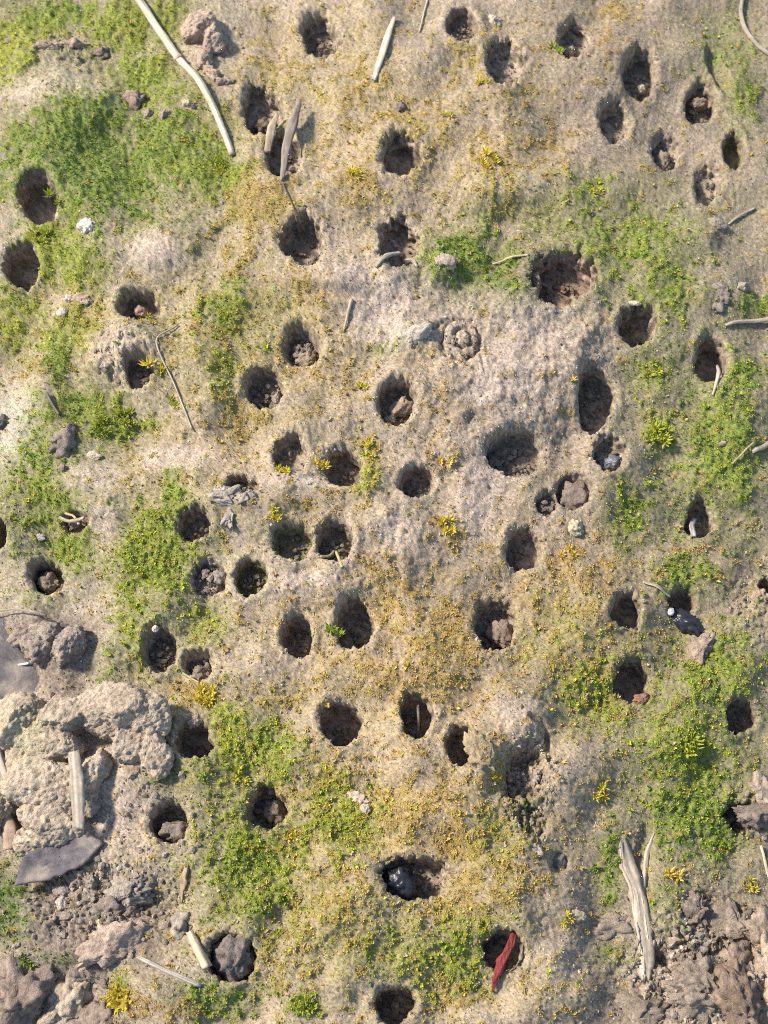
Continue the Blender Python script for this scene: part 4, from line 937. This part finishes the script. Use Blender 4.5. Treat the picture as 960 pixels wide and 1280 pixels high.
# countable moss tufts: star shaped shoots   (px, py, radius, hue 0 green .. 1 gold .. 1.4 straw, shoots, label)
T = [
 (70, 254, 13, .35, 2, 'bright moss star on the right rim of the dark burrow at left'),
 (50, 298, 18, .40, 5, 'large yellow green moss tuft between the two left edge burrows'),
 (186, 407, 14, .75, 3, 'yellow moss star under the wide dark burrow'),
 (197, 470, 14, .8, 2, 'yellow moss star right of the brown soil heap'),
 (128, 533, 15, .25, 5, 'left green moss cushion above the flat pale chip'),
 (156, 518, 17, .25, 5, 'right green moss cushion below the brown soil heap'),
 (217, 506, 11, .45, 2, 'small yellow green moss star on the long thin root'),
 (604, 112, 10, .9, 2, 'gold moss star at the foot of the half collapsed burrow'),
 (558, 150, 10, .85, 2, 'gold moss star between the dark knob and the half collapsed burrow'),
 (612, 207, 16, .85, 5, 'largest gold moss tuft on the pale soil at top centre'),
 (443, 227, 12, .8, 2, 'gold moss star lower left of the clean round burrow'),
 (745, 236, 14, .6, 3, 'yellow green moss star below the upper right cluster of burrows'),
 (696, 60, 11, .35, 2, 'green moss tuft on the left rim of the pale pebble burrow'),
 (455, 482, 10, .75, 2, 'yellow moss star upper left of the burrow at centre'),
 (460, 564, 14, .65, 3, 'tall yellow moss star right of the pair of central burrows'),
 (354, 591, 11, .85, 2, 'gold moss star on the lower lip of a shallow burrow'),
 (400, 580, 11, .95, 2, 'gold moss star between two central burrows'),
 (556, 579, 10, 1.1, 2, 'straw coloured moss star upper right of the small round burrow'),
 (710, 488, 9, 1.0, 1, 'orange gold moss star left of the keyhole shaped burrow'),
 (815, 464, 14, .5, 3, 'yellow green moss star below the dark oval burrow'),
 (822, 545, 20, .42, 8, 'big bright moss cushion right of the bluish lump burrow'),
 (258, 873, 18, .85, 5, 'big golden moss tuft above the dark burrow beside the large clod'),
 (420, 791, 12, .2, 2, 'green moss sprig on the left rim of the tall oval burrow'),
 (345, 650, 13, .8, 3, 'gold moss tuft above the moss bedded burrow'),
 (558, 663, 15, 1.0, 4, 'gold moss tuft alone on bare grey soil at centre'),
 (708, 694, 15, 1.15, 3, 'straw yellow moss star below the cream crumb'),
 (861, 934, 20, .4, 6, 'large green moss star above the vivid patch at lower right'),
 (301, 973, 16, .65, 3, 'yellow moss star upper left of the burrow with loose clods'),
 (150, 1248, 20, .9, 6, 'orange gold moss tuft near the bottom edge at left'),
 (364, 1043, 12, .9, 3, 'orange moss tuft under the burrow with loose clods'),
 (618, 968, 11, .8, 3, 'yellow moss star on the mossy knob'),
 (384, 1257, 14, .3, 4, 'green moss cushion left of the bottom edge burrow'),
 (751, 993, 14, .9, 3, 'narrow gold moss star right of the eroded hollow'),
 (937, 1108, 12, .7, 3, 'bright yellow moss star near the right edge above the lower right heap'),
 (707, 1150, 11, .75, 3, 'yellow moss tuft left of the pale oval pebble'),
 (841, 1096, 11, 1.2, 2, 'orange moss star below the vivid green patch'),
 (866, 833, 13, .3, 4, 'green moss tuft below the jagged brown clod'),
 (30, 1205, 14, .15, 4, 'dark green moss cushion above the big corner clod'),
 (272, 205, 15, .35, 5, 'green moss cushion near the tip of the long straw'),
]
PALT = np.array([(.15, .23, .03), (.38, .40, .05), (.58, .46, .06), (.60, .42, .12)])
for (px, py, R, hue, ns, lab) in T:
    CO, FA, CL = [], [], []; off = 0; base = float(ground_h(px, py)); org = plan(px, py, base)
    for s in range(ns):
        a = 2 * pi * s / max(ns, 1) + rng.uniform(0, 1); q = 0 if ns == 1 else R * .62 * rng.uniform(.5, 1)
        x, y = px + q * cos(a), py + q * sin(a)
        L = R * (.95 if ns < 3 else .66) * rng.uniform(.85, 1.15)
        v, f = leaf_template(15, 2.6, L, L * .30, int(rng.integers(1, 9999)))
        co = v @ rotm(rng.normal(0, .25), rng.normal(0, .25), rng.uniform(0, 6)).T * U + plan(x, y, base * .3 + .7 * float(ground_h(x, y)) + 1) - org
        t = np.clip(hue + rng.normal(0, .08), 0, 1.4) / 1.4 * 3; k = min(int(t), 2); c = PALT[k] + (PALT[k + 1] - PALT[k]) * (t - k)
        cl = np.repeat(rng.uniform(.75, 1.25, (15, 1)), 5, 0) * c
        CO.append(co); FA.append(f + off); off += len(v); CL.append(cl)
    me = mesh_from('moss_tuft', np.concatenate(CO), np.concatenate(FA), smooth=False)
    set_col(me, np.clip(np.concatenate(CL), .01, .7)); me.materials.append(M_MOSS)
    tag(link('moss_tuft', me, None, org), lab, 'moss tuft', 'star shaped moss tufts')

# ------------------------------------------------------------------ loose grit
n = 115000
c = rng.integers(0, len(JJ), n); j, i = JJ[c], II[c]
ok = (HID[j, i] < 0) & (rng.uniform(0, 1, n) < np.clip(.25 + .7 * RIM[j, i] + .6 * np.clip(rough, 0, 1)[j, i] + .3 * np.clip(n_mid[j, i], -1, 1), .05, 1) * (1 - .8 * np.clip(green[j, i], 0, 1)))
j, i = j[ok], i[ok]; n = len(j)
size = (.5 + rng.exponential(.42, n).clip(0, 3.2) + 1.0 * np.clip(rough, 0, 1)[j, i] * rng.exponential(1.3, n).clip(0, 5)) * U
pt = POS[j, i].copy(); pt[:, 2] += size * .25
cg = alb[j, i] * rng.uniform(.55, 1.75, (n, 1)) + rng.uniform(0, .22, (n, 1)) * (rng.uniform(0, 1, (n, 1)) < .3)
me = crumbs_mesh('soil_grit', pt, size, np.clip(cg, .03, .65), sub=0, jag=.16)
tag(link('soil_grit', me), 'fine loose grit and crumbs strewn over the soil', 'grit', kind='stuff')


# loose crumbs in the broken soil of the corners and hollows
n = 26000
c = rng.integers(0, len(JJ), n); j, i = JJ[c], II[c]
heap = np.clip(rough, 0, 1)[j, i] + .8 * np.exp(-blob(130, 1000, 130, 140, px=PX[j, i], py=PY[j, i]) ** 4) + .8 * np.exp(-blob(110, 1160, 120, 90, px=PX[j, i], py=PY[j, i]) ** 4)
ok = (HID[j, i] < 0) & (rng.uniform(0, 1, n) < np.clip(heap, 0, 1) * np.clip(.45 + .8 * n_mid[j, i], .08, 1)); j, i = j[ok], i[ok]; n = len(j)
size = (1.3 + rng.exponential(1.1, n).clip(0, 5.5)) * U
pt = POS[j, i].copy(); pt[:, 2] += size * .3
dry = rng.uniform(0, 1, (n, 1))
me = crumbs_mesh('soil_crumbs', pt, size, (c3(.23, .185, .14) * (1 - dry) + c3(.38, .31, .24) * dry), sub=1, jag=.2)
tag(link('soil_crumbs', me), 'loose soil crumbs around the broken clods and hollows', 'crumbs', kind='stuff')
